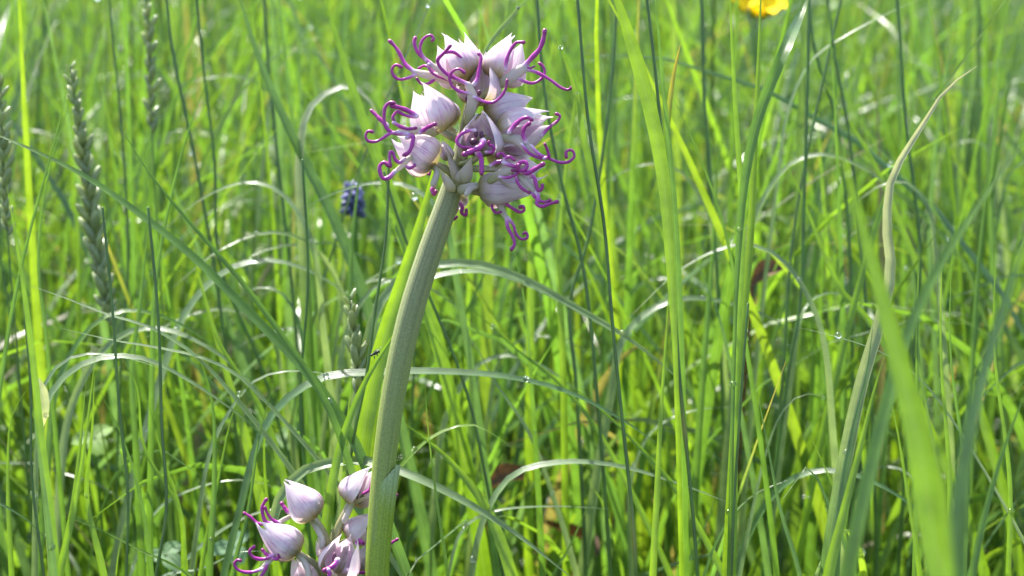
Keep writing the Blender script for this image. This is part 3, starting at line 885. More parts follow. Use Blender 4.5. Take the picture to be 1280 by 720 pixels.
blade('grass_shoot', [(270, 470, .47), (190, 410, .47), (140, 395, .47), (75, 370, .47), (38, 357, .47)], 8, 'p', (0.9, 0.9),
      'pale blade lying flat with its tip pointing left, upper of two', blunt=3.5)
blade('grass_shoot', [(310, 480, .47), (260, 450, .47), (200, 435, .47), (140, 425, .47), (75, 410, .47)], 7, 'p', (0.9, 0.9),
      'pale blade lying flat with its tip pointing left, lower of two', blunt=3.5)
blade('grass_shoot', [(230, 722, .49), (225, 640, .49), (180, 560, .49), (170, 480, .49), (140, 430, .49)], 10, 'y', (0.3, 0.4), L_UP, group=G_UP)
blade('grass_shoot', [(70, 722, .42), (62, 640, .42), (50, 540, .42), (42, 460, .42), (25, 330, .42), (8, 230, .42)], 13, 'y', (0.3, 0.3), 'tall bright blade at the left edge rising past the double arch', blunt=4, drops=(0.5,))
blade('grass_shoot', [(68, 730, .40), (58, 640, .40), (48, 560, .40), (40, 500, .40)], 17, 'b', (0.4, 0.4), 'broad bluish blade beaded with dew at the lower left', drops=(0.62, 0.7, 0.8, 0.9), blunt=3.5)
blade('grass_shoot', [(72, 730, .41), (90, 650, .41), (104, 570, .41), (114, 490, .41), (120, 440, .41)], 15, 'y', (0.2, 0.2), L_UP, group=G_UP)
blade('grass_shoot', [(-20, 622, .45), (0, 630, .45), (32, 648, .45), (67, 684, .45)], 12, 'b', (0.4, 0.4), 'bluish leaf tip poking in at the left edge with a dewdrop', rooted=True, blunt=3, drops=((0.75, 0.0012),))
blade('grass_shoot', [(-10, 580, .46), (5, 450, .46), (25, 340, .46), (45, 260, .46), (75, 150, .46), (90, 70, .46)], 8, 'g', (0.3, 0.3), L_UP, group=G_UP)
blade('grass_shoot', [(190, 480, .5), (195, 350, .5), (215, 240, .5), (240, 150, .5), (272, 68, .5)], 9, 'g', (0.4, 0.3), 'green blade whose pointed tip stands right of the seed head', blunt=2.5)
blade('grass_shoot', [(60, 440, .50), (48, 320, .5), (60, 220, .5), (80, 150, .5), (100, 85, .5)], 7, 'g', (0.4, 0.3), L_UP, group=G_UP)
blade('grass_shoot', [(470, 420, .58), (420, 280, .58), (370, 180, .58), (330, 90, .58), (300, 0, .58), (290, -30, .58)], 13, 'b', (0.5, 0.5), 'wide soft bluish blade sloping down right toward the blue flower', blunt=6)
blade('grass_shoot', [(520, 330, .55), (480, 220, .55), (450, 140, .55), (425, 60, .55), (400, -20, .55)], 16, 'y', (0.3, 0.3), 'broad soft bright blade left of the top flowers', blunt=6)
blade('grass_shoot', [(380, 300, .58), (375, 200, .58), (385, 140, .58), (410, 115, .58), (440, 108, .58), (465, 130, .58), (480, 170, .58)], 17, 'g', (0.6, 0.9, 0.8), 'bleached blade folded over left of the flower head', blunt=4, tip_dry_gleam=0.3, tip_col=(0.40, 0.44, 0.36))
blade('grass_shoot', [(330, 200, .75), (345, 100, .75), (370, 60, .75), (390, 48, .75), (402, 48, .75)], 10, 'p', (1.1, 1.2), L_AR, group=G_ARCH)
blade('grass_shoot', [(600, 75, .53), (615, 50, .53), (640, 20, .53), (662, -5, .53)], 5, 'p', (0.4, 0.4), 'thin pale leaf tip crossing above the flower head', rooted=False)
for pts, t, w in (([(280, 420, .6), (262, 300, .6), (240, 180, .6), (215, 60, .6), (205, -30, .6)], 'd', 8),
                  ([(375, 480, .62), (362, 330, .62), (345, 180, .62), (333, 50, .62), (330, -30, .62)], 'd', 8),
                  ([(330, 470, .58), (275, 330, .58), (268, 200, .58), (255, 90, .58), (243, -30, .58)], 'g', 7),
                  ([(150, 480, .6), (160, 330, .6), (152, 160, .6), (140, 40, .6), (135, -30, .6)], 'd', 6),
                  ([(195, 722, .46), (208, 640, .46), (202, 530, .46), (198, 400, .46), (185, 260, .46)], 'd', 8),
                  ([(158, 722, .45), (160, 620, .45), (150, 520, .45), (140, 380, .45), (128, 260, .45)], 'd', 7),
                  ([(55, 722, .45), (40, 600, .45), (38, 480, .45), (30, 380, .45)], 'd', 7),
                  ([(385, 640, .5), (375, 500, .5), (385, 350, .5), (378, 200, .5)], 'g', 7)):
    stalk('grass_culm', pts, w, t, L_ST, G_STALK)
for pts, w, t in (([(130, 722, .47), (108, 620, .47), (115, 540, .47), (118, 470, .47)], 15, 'y'),
                  ([(75, 722, .46), (90, 640, .46), (100, 560, .46), (108, 470, .46)], 15, 'y'),
                  ([(190, 722, .48), (175, 620, .48), (150, 540, .48), (120, 480, .48)], 10, 'g'),
                  ([(262, 722, .48), (268, 600, .48), (265, 500, .48), (240, 420, .48)], 13, 'g'),
                  ([(232, 722, .5), (225, 640, .5), (200, 560, .5), (185, 500, .5)], 12, 'y'),
                  ([(250, 722, .49), (275, 590, .49), (290, 520, .49), (310, 470, .49)], 9, 'y'),
                  ([(145, 722, .48), (150, 680, .48), (156, 655, .48)], 9, 'l'),
                  ([(290, 722, .47), (310, 640, .47), (325, 540, .47), (345, 470, .47)], 10, 'g'),
                  ([(345, 722, .5), (335, 640, .5), (330, 560, .5), (335, 500, .5)], 11, 'y'),
                  ([(360, 620, .5), (330, 520, .5), (270, 420, .5), (245, 330, .5)], 14, 'y'),
                  ([(170, 560, .52), (165, 460, .52), (175, 380, .52), (190, 240, .52)], 11, 'g'),
                  ([(15, 722, .48), (10, 600, .48), (15, 520, .48), (35, 485, .48)], 12, 'y'),
                  ([(310, 560, .55), (275, 440, .55), (245, 330, .55), (240, 300, .55)], 16, 'l'),
                  ([(240, 722, .46), (180, 690, .46), (120, 660, .46), (65, 640, .46)], 8, 'y')):
    blade('grass_shoot', pts, w, t, (0.25, 0.35), L_UP, group=G_UP)
blade('grass_shoot', [(170, 700, .54), (195, 640, .54), (240, 612, .54), (300, 600, .54), (350, 610, .54)], 8, 'p', (1.1, 1.2), L_AR, group=G_ARCH)
blade('grass_shoot', [(215, 722, .52), (255, 680, .52), (300, 650, .52), (345, 636, .52), (400, 640, .52)], 10, 'p', (1.0, 1.1), L_AR, group=G_ARCH, drops=((0.7, 0.0012),))
blade('grass_shoot', [(200, 722, .5), (250, 712, .5), (300, 690, .5), (340, 690, .5)], 9, 'b', (1.0, 1.1), L_AR, group=G_ARCH, drops=(0.5, (0.8, 0.0011)))

# extra stalks and blades of the same two kinds, a little behind the orchid
for i in range(46):
    x = random.uniform(-60, 1340)
    d = random.uniform(0.55, 0.85)
    top = random.uniform(-60, 330)
    lean = random.gauss(0, 45)
    bow = random.gauss(0, 12)
    pts = [(x, 470, d), (x + lean * 0.35 + bow, 320 + 0.3 * top - 40, d), (x + lean, top, d)]
    if abs(x - 600) < 60: continue
    if i % 3 == 0: stalk('grass_culm', pts, 8 * 0.5 / d, random.choice('ddg'), L_ST, G_STALK)
    else: blade('grass_shoot', pts, random.uniform(8, 14) * 0.55 / d, random.choice('yyglgb'), (random.uniform(0, .6), random.uniform(0, .8)), L_UP, group=G_UP, blunt=random.uniform(2, 4))

# pale arching leaves gleaming at all distances behind the orchid
for i in range(64):
    d = random.uniform(0.52, 0.95)
    x = random.uniform(-80, 1300)
    y = random.uniform(190, 640) if d < 0.75 else random.uniform(60, 420)
    w = random.uniform(70, 190) * 0.6 / d
    h = w * random.uniform(0.25, 0.6)
    sg = random.choice((-1, 1))
    dd = random.uniform(-0.02, 0.02)
    pts = [(x, y + h * 2.2, d), (x + sg * w * 0.10, y + h * 0.8, d), (x + sg * w * 0.35, y + h * 0.12, d + dd * .4), (x + sg * w * 0.6, y, d + dd * .6), (x + sg * w * 0.95, y + h * 0.25, d + dd), (x + sg * w * 1.3, y + h * 0.8, d + dd * 1.2)]
    blade('grass_shoot', pts, random.uniform(6, 11) * 0.6 / d + 1, random.choice('pppbg'), (random.uniform(.7, 1.0), random.uniform(.8, 1.05)), '', group=G_ARCH, blunt=random.uniform(2, 3.5), fold=0.5,
          drops=((random.uniform(.6, .95), random.uniform(.0006, .0011)),) * (i % 2))

# ------------------------------------------------------------------ orchids
def petal_grid(mb, B, T, R, front, phi, span, flare=0.0, roff=0.0, skew=0.0, nu=9, nv=15, v0=0.0, vlen=1.0, ruffle=0.0):
    """one sepal of a hood: a leaf-shaped piece of an onion-shaped shell round the axis from B to T"""
    B = np.array(B); T = np.array(T)
    L = np.linalg.norm(T - B)
    a = (T - B) / L
    fr = np.array(front, float)
    fr = norm(fr - a * np.dot(fr, a))
    sd = np.cross(a, fr)
    us = np.linspace(-1, 1, nu)
    vs = np.linspace(0, 1, nv)
    g_ = np.zeros((nv, nu, 3)); uv = np.zeros((nv, nu, 2))
    for i, v in enumerate(vs):
        w = v0 + v * vlen
        prof = math.sin(math.pi * min(w, 1.0) ** 0.62) ** 0.85 if w < 1 else 0.0
        prof = prof * (1 - 0.25 * w) * 1.12 + 0.10 * (1 - w) + 0.05
        sp = span * (1 - v ** 6)
        for j, u in enumerate(us):
            ps = phi + u * sp + skew * v
            r = R * prof + roff
            c0 = -fr * math.cos(phi) + sd * math.sin(phi)
            dirv = -fr * math.cos(ps) + sd * math.sin(ps)
            rf = ruffle * R * 0.10 * math.sin(v * 11 + phi * 3) * abs(u) ** 2
            g_[i, j] = B + a * L * w * (1 - 0.04 * u * u) + dirv * (r + rf) + c0 * flare * R * v ** 2.2
            uv[i, j] = ((u + 1) / 2, v)
    mb.grid(g_, uv)

TOCAM = -FWD
def lobe(parent, pts, t0, t1, r=1.9, bow=0.0, name='lip_lobe', taper=0.75, mat=None):
    p = [Q(x, y, t0 + (t1 - t0) * i / (len(pts) - 1) + bow * math.sin(math.pi * i / (len(pts) - 1))) for i, (x, y) in enumerate(pts)]
    n = max(14, 5 * len(pts))
    path = spline(p, n)
    s = np.linspace(0, 1, n)
    rad = 1.15 * r * PX * (1 - (1 - taper) * s) * (1 + 0.08 * np.sin(s * 17 + pts[0][0])) * (1 + 0.25 * np.exp(-((s - 0.97) / 0.05) ** 2))
    mb = MB()
    mb.tube(path, rad, 8)
    return mb.build(name, mat or M_LIMB, parent)

def flower(plant, node, base, tip, R, front, lip=None, lip_w=6, lobes=(), openness=0.25, sepals=((0, 0.95), (-1.35, 0.95), (1.35, 0.95)),
           inner=True, spur=None, pollinia=None, ped_r=4.2, lip_mat=None, bract=True, ruffle=0.2):
    """pedicel (the flower itself) > sepals, inner petals, lip, lip lobes, spur, column; node, base, tip are (x, y, t)"""
    n0, b0, t0 = Q(*node), Q(*base), Q(*tip)
    a = (t0 - b0).normalized()
    mid = n0.lerp(b0, 0.55) - a * (n0 - b0).length * 0.12 + Vector((0, 0, 0.0006))
    path = spline([n0, mid, b0 + a * R * PX * 0.12], 14)
    mb = MB()
    s = np.linspace(0, 1, 14)
    mb.tube(path, ped_r * PX * (0.75 + 0.35 * np.sin(math.pi * s ** 1.2)), 10)
    f = mb.build('flower', M_PED, plant)
    fr = RIGHT * front[0] - UP * front[1] + TOCAM * front[2]
    for k, (phi, span) in enumerate(sepals):
        mb = MB()
        petal_grid(mb, b0, t0, R * PX, fr, phi, span, flare=openness * (1 + 0.3 * math.sin(k * 2.1 + base[0])), roff=(0.0 if k == 0 else 0.35 * PX),
                   skew=0.12 * math.sin(base[1] + k), ruffle=ruffle, vlen=1.0 - 0.05 * (k % 2), nu=11)
        mb.build('sepal', M_SEPAL, f)
    if inner:
        for sgn in (-1, 1):
            mb = MB()
            petal_grid(mb, b0 + a * 2 * PX, b0 + (t0 - b0) * 0.82, R * PX * 0.72, fr, sgn * 0.8, 0.55, flare=openness * 0.5, ruffle=ruffle)
            mb.build('inner_petal', M_INNER, f)
    if lip:
        lp = spline([Q(*q) for q in lip], 12)
        s = np.linspace(0, 1, 12)
        mb = MB()
        w = lip_w * PX * (0.55 + 0.45 * np.sin(math.pi * np.clip(0.15 + s * 0.75, 0, 1)))
        mb.tube(lp, w * 0.5, 10, squash=0.55, ref=tuple(TOCAM))
        mb.build('lip', lip_mat or M_LIPW, f)
    for lb in lobes:
        lobe(f, *lb[:3], **(lb[3] if len(lb) > 3 else {}))
    if spur:
        sp = spline([Q(*q) for q in spur], 12)
        mb = MB()
        mb.tube(sp, 3.6 * PX * np.linspace(1.0, 1.15, 12) * np.where(np.linspace(0, 1, 12) > 0.92, 0.8, 1), 10)
        mb.build('spur', M_LIPW, f)
    if pollinia:
        for (x, y, t, rx, ry) in pollinia:
            mb = MB()
            c = Q(x, y, t)
            mb.ellipsoid(c, (RIGHT * rx * PX, TOCAM * rx * PX, UP * ry * PX), n=10, m=8)
            mb.build('column', M_DARK, f)
    return f

def orchid_stem(plant, pts, radii, mat=M_STEM, name='stem', n=60, ribs=True):
    w = [p if isinstance(p, Vector) else Q(*p) for p in pts]
    path = spline(w, n)
    s = np.linspace(0, 1, n)
    ks = np.linspace(0, 1, len(pts))
    L = np.r_[0, np.cumsum([(w[i + 1] - w[i]).length for i in range(len(w) - 1)])]
    rad = np.interp(s, L / L[-1], np.array(radii) * PX)
    mb = MB()
    mb.tube(path, rad, 20)
    if ribs:
        v = mb.v[0]
        rows = len(v) // 20
        c = v.reshape(rows, 20, 3).mean(1, keepdims=True)
        k = 1 + 0.035 * np.array([1, -0.6, 0.3, -1, 0.7, 0.2, -0.8, 1, -0.4, 0.1] * 2)[None, :, None]
        mb.v[0] = ((v.reshape(rows, 20, 3) - c) * k + c).reshape(-1, 3)
    return mb.build(name, mat, plant)

# main orchid -------------------------------------------------------
foot = Q(478, 720)
root = Vector((foot.x - 0.004, foot.y - 0.02, -0.004))
main = empty('orchid', root)
tag(main, 'tall pink and white orchid with curling purple lobes on a thick green stem', 'orchid')
orchid_stem(main, [root, foot * 0.5 + root * 0.5 + Vector((0.001, 0, 0)), (471, 722, 0), (478, 600, 0), (494, 480, 0), (514, 390, 0), (539, 310, 0), (562, 245, 0), (574, 200, -4), (584, 150, -6), (592, 108, -6)],
            [17, 15, 13.5, 14.2, 15, 15.6, 15, 14, 10, 7, 5])
# leaf sheath wrapped round the lower stem, with a free tip
sh_path = spline([root, foot * 0.5 + root * 0.5 + Vector((0.001, 0, 0)), Q(471, 722), Q(476, 640), Q(479, 612)], 30)
mb = MB()
nn = 18
gg = np.zeros((30, nn + 1, 3)); uu = np.zeros((30, nn + 1, 2))
tn = norm(np.gradient(sh_path, axis=0))
for i in range(30):
    v = i / 29
    s_ = norm(np.cross(np.array([0, 1, 0]), tn[i]))
    u_ = np.cross(s_, tn[i])
    for j in range(nn + 1):
        a = 2 * math.pi * j / nn
        # a = 0 is the right flank, where the sheath runs out into its tip
        k = max(0.0, (v - 0.93) / 0.07)
        rr = (15.0 + 2.4 * (1 - v)) * PX
        p = sh_path[i] + (s_ * math.cos(a) + u_ * math.sin(a)) * rr
        lift = k * ((0.5 + 0.5 * math.cos(a - 0.35)) ** 2.2) * 34 * PX
        gg[i, j] = p + tn[i] * lift + s_ * k * 3.5 * PX * (0.5 + 0.5 * math.cos(a)) ** 3
        uu[i, j] = (j / nn, min(1.0, v * 0.96 + lift / (34 * PX) * 0.06))
mb.grid(gg, uu)
mb.build('leaf_sheath', M_SHEATH, main)
# basal leaves
for (dx, dy, h, wv) in ((0.06, 0.02, 0.07, 0.011), (-0.05, 0.03, 0.06, 0.012), (0.01, 0.07, 0.08, 0.010)):
    p = spline([root + Vector((0, 0, 0.004)), root + Vector((dx * .35, dy * .35, h * .75)), root + Vector((dx, dy, h)), root + Vector((dx * 1.7, dy * 1.7, h * 0.7))], 14)
    s = np.linspace(0, 1, 14)
    side = norm(np.array([-dy, dx, 0.0]))
    hw = wv * np.sin(math.pi * np.clip(0.15 + 0.85 * s, 0, 1)) ** 0.8
    us = np.linspace(-1, 1, 5)
    gr = np.stack([p + side * (hw * u)[:, None] + np.array([0, 0, 1]) * (hw * 0.35 * u * u)[:, None] for u in us], 1)
    mb = MB()
    mb.grid(gr, np.stack(np.broadcast_arrays((us[None] + 1) / 2, s[:, None]), -1), (0.05, 0.14, 0.03))
    mb.build('leaf', M_BROAD, main)

# back of the head first
flower(main, (584, 145, -10), (598, 112, -34), (600, 62, -40), 22, (0.1, 0.2, -1), openness=0.15)
flower(main, (578, 175, -14), (560, 160, -50), (535, 120, -62), 22, (-0.3, 0.3, -1), openness=0.2,
       lobes=[([(530, 190), (536, 208), (537, 218), (534, 217)], -55, -60)])
flower(main, (578, 190, -14), (606, 190, -50), (650, 180, -66), 22, (0.4, 0.4, -1), openness=0.2)
flower(main, (566, 225, -12), (572, 240, -42), (562, 262, -60), 15, (-0.1, -1, -0.5), openness=0.2, inner=False,
       lobes=[([(572, 252), (578, 258), (577, 266), (582, 269), (583, 262)], -30, -26, dict(r=2.4)), ([(572, 258), (569, 266), (565, 270), (567, 274), (571, 271)], -28, -24, dict(r=2.2)),
              ([(543, 232), (540, 238), (543, 243), (545, 239)], -30, -26, dict(r=2.4))])
# A / B: the two flowers at the upper left
flower(main, (588, 125, 0), (580, 104, 6), (546, 47, -8), 24, (-0.75, 0.45, 0.5), openness=0.42,
       lip=[(574, 104, 14), (555, 99, 22), (535, 94, 26), (517, 90, 24)], lip_w=11,
       lobes=[([(519, 90), (508, 82), (502, 72), (496, 61), (487, 51)], 26, 14, dict(r=2.5)),
              ([(520, 93), (508, 98), (498, 99), (491, 93), (490, 86), (495, 81), (502, 84)], 26, 34, dict(r=1.9)),
              ([(548, 93), (541, 101), (533, 105), (526, 104), (521, 98)], 24, 32, dict(r=1.9)),
              ([(545, 92), (536, 84), (531, 82), (526, 84), (523, 86)], 20, 8, dict(r=1.8))])
flower(main, (589, 120, -4), (588, 98, -4), (566, 46, -26), 20, (-0.5, 0.2, 0.8), openness=0.55,
       lip=[(580, 104, 20), (562, 97, 34), (548, 87, 38), (536, 79, 38)], lip_w=9,
       lobes=[([(540, 81), (529, 72), (521, 63), (518, 54), (519, 47)], 38, 30, dict(r=2.5)),
              ([(533, 76), (526, 66), (526, 55), (531, 47), (538, 44), (542, 48), (540, 51)], 38, 44, dict(r=1.9)),
              ([(547, 76), (549, 70), (556, 66), (566, 65), (574, 70), (579, 78), (579, 87)], 40, 20, dict(r=2.1)),
              ([(536, 80), (536, 86), (544, 94), (556, 99), (566, 103)], 41, 30, dict(r=1.5))])
# C: centre top
flower(main, (588, 140, 6), (596, 132, 20), (604, 64, 10), 24, (-0.35, 0.1, 1), openness=0.22,
       lip=[(584, 152, 34), (590, 132, 42), (590, 118, 46), (585, 106, 48)], lip_w=13,
       lobes=[([(586, 106), (572, 99), (558, 92), (549, 82), (547, 75), (552, 69), (558, 63), (563, 57)], 48, 60, dict(r=2.3)),
              ([(588, 117), (574, 114), (565, 107), (562, 97), (565, 90), (573, 86), (581, 91)], 48, 58, dict(r=1.9)),
              ([(592, 121), (605, 127), (616, 128), (626, 121), (632, 111), (634, 100)], 48, 56, dict(r=1.9)),
              ([(592, 106), (597, 98), (599, 86), (601, 76), (601, 70), (598, 67)], 48, 40, dict(r=2.3))],
       pollinia=[(599, 116, 36, 2.6, 3.8), (583, 124, 34, 1.8, 3.4), (601, 126, 30, 2.2, 3)])
# D: upper right
flower(main, (589, 135, 2), (622, 104, 8), (652, 46, -2), 25, (0.85, 0.25, 0.6), openness=0.38,
       lip=[(624, 106, 22), (638, 97, 30), (650, 88, 32), (658, 84, 32)], lip_w=15,
       lobes=[([(632, 87), (633, 76), (638, 63), (646, 53), (655, 53)], 34, 42, dict(r=2.2)),
              ([(655, 83), (664, 73), (674, 62), (679, 50), (681, 38)], 32, 40, dict(r=3.0)),
              ([(656, 86), (672, 91), (688, 100), (702, 110), (711, 112), (716, 108)], 32, 44, dict(r=2.0)),
              ([(644, 96), (656, 102), (666, 104), (676, 99), (681, 91), (679, 83), (674, 79)], 32, 20, dict(r=1.9)),
              ([(657, 84), (663, 85), (668, 83)], 33, 36, dict(r=1.3))])
# E: closed hood pointing right
flower(main, (586, 155, 4), (606, 146, 12), (667, 124, 4), 22, (0.3, 1, -0.35), openness=0.03, lip=None, ruffle=0.0, inner=False)
# F: right, opening toward the viewer
flower(main, (580, 180, 8), (622, 172, 22), (694, 149, 18), 26, (0.25, 0.55, 0.85), openness=0.22, ruffle=0.05,
       lip=[(622, 172, 40), (644, 174, 50), (660, 186, 56), (676, 197, 58)], lip_w=13,
       lobes=[([(636, 166), (643, 157), (652, 149), (660, 147), (665, 150)], 52, 60, dict(r=2.6)),
              ([(657, 178), (654, 167), (656, 159), (662, 154)], 58, 64, dict(r=2.5)),
              ([(676, 170), (688, 158), (697, 151), (700, 145), (695, 142)], 12, 8, dict(r=2.0)),
              ([(664, 182), (674, 193), (686, 198), (700, 203), (711, 202), (718, 195), (715, 188), (708, 189), (708, 197)], 60, 66, dict(r=2.0)),
              ([(680, 198), (686, 196), (684, 187), (681, 180)], 62, 74, dict(r=2.0)),
              ([(652, 180), (660, 190), (670, 196), (682, 199)], 62, 60, dict(r=1.7))])
# G: centre, open to the viewer
flower(main, (576, 205, 10), (601, 196, 34), (602, 138, 46), 25, (-0.15, -0.25, 1), openness=0.0, ruffle=0.0, sepals=((0, 1.15), (-1.5, 0.8), (1.5, 0.8)),
       lip=[(600, 196, 56), (598, 191, 64), (601, 198, 66)], lip_w=7,
       lobes=[([(594, 163), (583, 164), (575, 169), (571, 177), (576, 183), (589, 185)], 62, 70, dict(r=2.1)),
              ([(604, 176), (601, 183), (591, 188), (580, 193)], 66, 84, dict(r=3.6)),
              ([(607, 190), (615, 190), (618, 186), (615, 182), (611, 181), (611, 177)], 64, 72, dict(r=1.8)),
              ([(596, 190), (601, 197), (602, 207), (602, 217)], 66, 80, dict(r=3.0))],
       pollinia=[(595, 167, 58, 2.6, 5), (602, 168, 58, 2.8, 5), (592, 177, 54, 5.5, 4.5)])
# H: right, lower
flower(main, (574, 215, 10), (618, 212, 34), (684, 205, 30), 26, (0.2, -0.2, 1), openness=0.42,
       sepals=((0, 0.95), (-1.35, 0.95), (1.35, 0.9), (0.7, 0.5)), inner=False,
       lip=[(612, 226, 52), (628, 216, 62), (642, 210, 66), (655, 209, 66)], lip_w=12, lip_mat=M_LIPW,
       lobes=[([(613, 207), (620, 203), (628, 201), (631, 197), (628, 192), (623, 192), (622, 195)], 62, 72, dict(r=2.2)),
              ([(630, 199), (637, 196), (643, 200)], 68, 74, dict(r=2.0)),
              ([(629, 203), (637, 206), (645, 208), (651, 203), (657, 203), (659, 208), (654, 213), (648, 212), (648, 206)], 68, 76, dict(r=2.5)),
              ([(651, 214), (660, 216), (669, 211), (679, 205)], 68, 78, dict(r=3.0)),
              ([(624, 221), (635, 222), (643, 219), (650, 214), (640, 213)], 66, 70, dict(r=1.8))])
# I: right, lowest hood, seen from below
flower(main, (568, 232, 8), (596, 234, 26), (672, 236, 34), 18, (0.3, -0.8, -0.2), openness=0.30, lip=[(640, 214, 60), (652, 222, 64), (664, 234, 64), (673, 243, 62)], lip_w=9,
       lobes=[([(644, 217), (647, 228), (653, 236), (662, 241)], 66, 64, dict(r=2.0)),
              ([(660, 220), (667, 221), (670, 230), (673, 238), (677, 236), (678, 231)], 66, 70, dict(r=2.4)),
              ([(670, 240), (673, 248), (671, 255), (677, 258), (686, 255), (697, 252)], 64, 70, dict(r=2.4)),
              ([(664, 238), (668, 246), (674, 251), (684, 252), (688, 250)], 62, 66, dict(r=1.9))],
       spur=[(600, 232, 34), (588, 236, 42), (583, 243, 46)])
# J: the hanging lip under it
flower(main, (566, 236, 4), (604, 243, 2), (648, 243, -6), 15, (0.2, -1, 0.1), openness=0.2, inner=False,
       lip=[(617, 246, 10), (624, 255, 14), (629, 266, 14), (634, 274, 14)], lip_w=8,
       lobes=[([(619, 250), (615, 256), (616, 262), (620, 266), (626, 265)], 14, 22, dict(r=1.8)),
              ([(626, 247), (633, 255), (642, 261), (650, 265), (655, 263), (654, 258), (650, 259)], 14, 20, dict(r=2.3)),
              ([(633, 272), (635, 285), (641, 296), (643, 306), (639, 312)], 14, 22, dict(r=2.3)),
              ([(635, 272), (642, 282), (645, 292), (652, 299), (659, 297), (658, 291), (654, 292)], 14, 10, dict(r=1.9))])
# K: left, large hood
flower(main, (578, 178, 4), (552, 166, 22), (518, 105, 24), 27, (-0.8, 0.35, 0.5), openness=0.35,
       lip=[(543, 168, 40), (530, 163, 50), (514, 163, 54), (498, 165, 56)], lip_w=9,
       lobes=[([(521, 145), (511, 139), (501, 135), (489, 132)], 52, 60, dict(r=2.9)),
              ([(521, 146), (510, 145), (502, 142), (497, 139), (491, 147), (493, 152)], 54, 58, dict(r=2.0)),
              ([(510, 167), (495, 167), (486, 163), (481, 155), (480, 143), (482, 133), (488, 128), (493, 129)], 56, 64, dict(r=2.3)),
              ([(484, 157), (475, 149), (469, 143), (464, 138)], 58, 50, dict(r=2.4)),
              ([(525, 166), (533, 160), (539, 157), (544, 155)], 56, 66, dict(r=2.7)),
              ([(492, 153), (500, 158), (509, 161), (520, 160)], 58, 56, dict(r=2.2)),
              ([(500, 165), (487, 167), (478, 173), (469, 177), (460, 176), (457, 170), (460, 164), (466, 165)], 58, 62, dict(r=1.9))])
# L: left, drooping hood
flower(main, (569, 225, 8), (546, 205, 26), (491, 170, 34), 24, (-0.5, -0.9, -0.1), openness=0.18,
       lip=[(524, 196, 46), (512, 198, 54), (502, 208, 56), (493, 215, 56)], lip_w=7,
       lobes=[([(508, 172), (516, 170), (515, 181), (511, 190), (505, 194)], 56, 64, dict(r=2.7)),
              ([(506, 198), (499, 203), (494, 199), (491, 191), (488, 190), (487, 199), (488, 208)], 58, 64, dict(r=2.2)),
              ([(494, 214), (486, 222), (479, 223), (475, 215), (475, 207), (480, 203), (486, 207)], 58, 62, dict(r=2.6)),
              ([(506, 207), (512, 210), (518, 207), (519, 201), (515, 198)], 54, 48, dict(r=1.9))],
       spur=[(541, 207, 34), (546, 214, 38), (544, 224, 40), (541, 231, 38)])
# unopened bud, spur and bracts on the axis
flower(main, (572, 215, 14), (562, 200, 30), (551, 175, 38), 7.5, (-0.2, 0.2, 1), openness=0.02, inner=False, ped_r=3.5)
for (nd, ti, w) in (((572, 230, 14), (556, 181, 36), 6), ((578, 228, 16), (590, 193, 44), 9), ((568, 240, 14), (548, 208, 30), 6), ((572, 240, 15), (600, 226, 34), 6),
                    ((580, 200, 12), (572, 165, 26), 5), ((570, 225, 16), (586, 212, 34), 7)):
    B, T = Q(*nd), Q(*ti)
    mb = MB()
    petal_grid(mb, B, T, w * PX, -TOCAM + RIGHT * random.uniform(-.4, .4), 0, 1.1, flare=0.3, nu=7, nv=10)
    mb.build('bract', M_LIPW, main)

# lower orchid ------------------------------------------------------
T2 = -45
foot2 = Q(414, 722, T2)
root2 = Vector((foot2.x - 0.002, foot2.y - 0.01, -0.004))
low = empty('orchid', root2)
tag(low, 'short orchid with closed pale pink buds behind the foot of the tall orchid stem', 'orchid')
ax_top = Q(417, 668, T2)
orchid_stem(low, [root2, foot2 * 0.5 + root2 * 0.5, Q(412, 800, T2), (414, 722, T2), (418, 665, T2)], [16, 15, 12, 9, 5])
def t2(*a): return (a[0], a[1], T2 + a[2])
flower(low, t2(414, 700, 0), t2(394, 648, 12), t2(354, 600, 16), 21, (-0.7, 0.6, -0.2), openness=0.08, ped_r=5.0,
       lip=[t2(372, 642, 10), t2(358, 648, 10), t2(346, 654, 10), t2(337, 654, 10)], lip_w=6,
       lobes=[([(342, 655), (333, 653), (329, 645), (328, 633), (333, 624)], T2 + 12, T2 + 16, dict(r=2.4)),
              ([(350, 654), (341, 650), (335, 643), (331, 634)], T2 + 14, T2 + 20, dict(r=2.0)),
              ([(362, 642), (356, 635), (352, 629)], T2, T2 - 4, dict(r=2.6)),
              ([(335, 656), (322, 654), (313, 646), (305, 641)], T2 + 6, T2 + 2, dict(r=1.9))],
       spur=[t2(390, 652, 14), t2(398, 664, 20), t2(403, 676, 22), t2(402, 684, 22)])
flower(low, t2(412, 728, 0), t2(374, 692, 24), t2(320, 651, 28), 20, (-0.5, -0.8, -0.4), openness=0.05, ped_r=5.0,
       lip=[t2(352, 690, 30), t2(342, 696, 34), t2(334, 704, 36), t2(326, 712, 36)], lip_w=7,
       lobes=[([(345, 691), (336, 697), (325, 699), (316, 696), (312, 689), (318, 683)], T2 + 38, T2 + 44, dict(r=2.2)),
              ([(338, 695), (332, 692), (328, 687)], T2 + 36, T2 + 34, dict(r=2.2)),
              ([(328, 711), (316, 715), (305, 715), (296, 711), (293, 704), (297, 700), (301, 701)], T2 + 38, T2 + 44, dict(r=2.0)),
              ([(340, 697), (345, 699), (349, 696), (348, 693)], T2 + 38, T2 + 44, dict(r=2.0)),
              ([(334, 704), (331, 713), (325, 722)], T2 + 36, T2 + 38, dict(r=2.2))],
       spur=[t2(372, 694, 30), t2(381, 703, 36), t2(386, 716, 38), t2(386, 724, 38)])
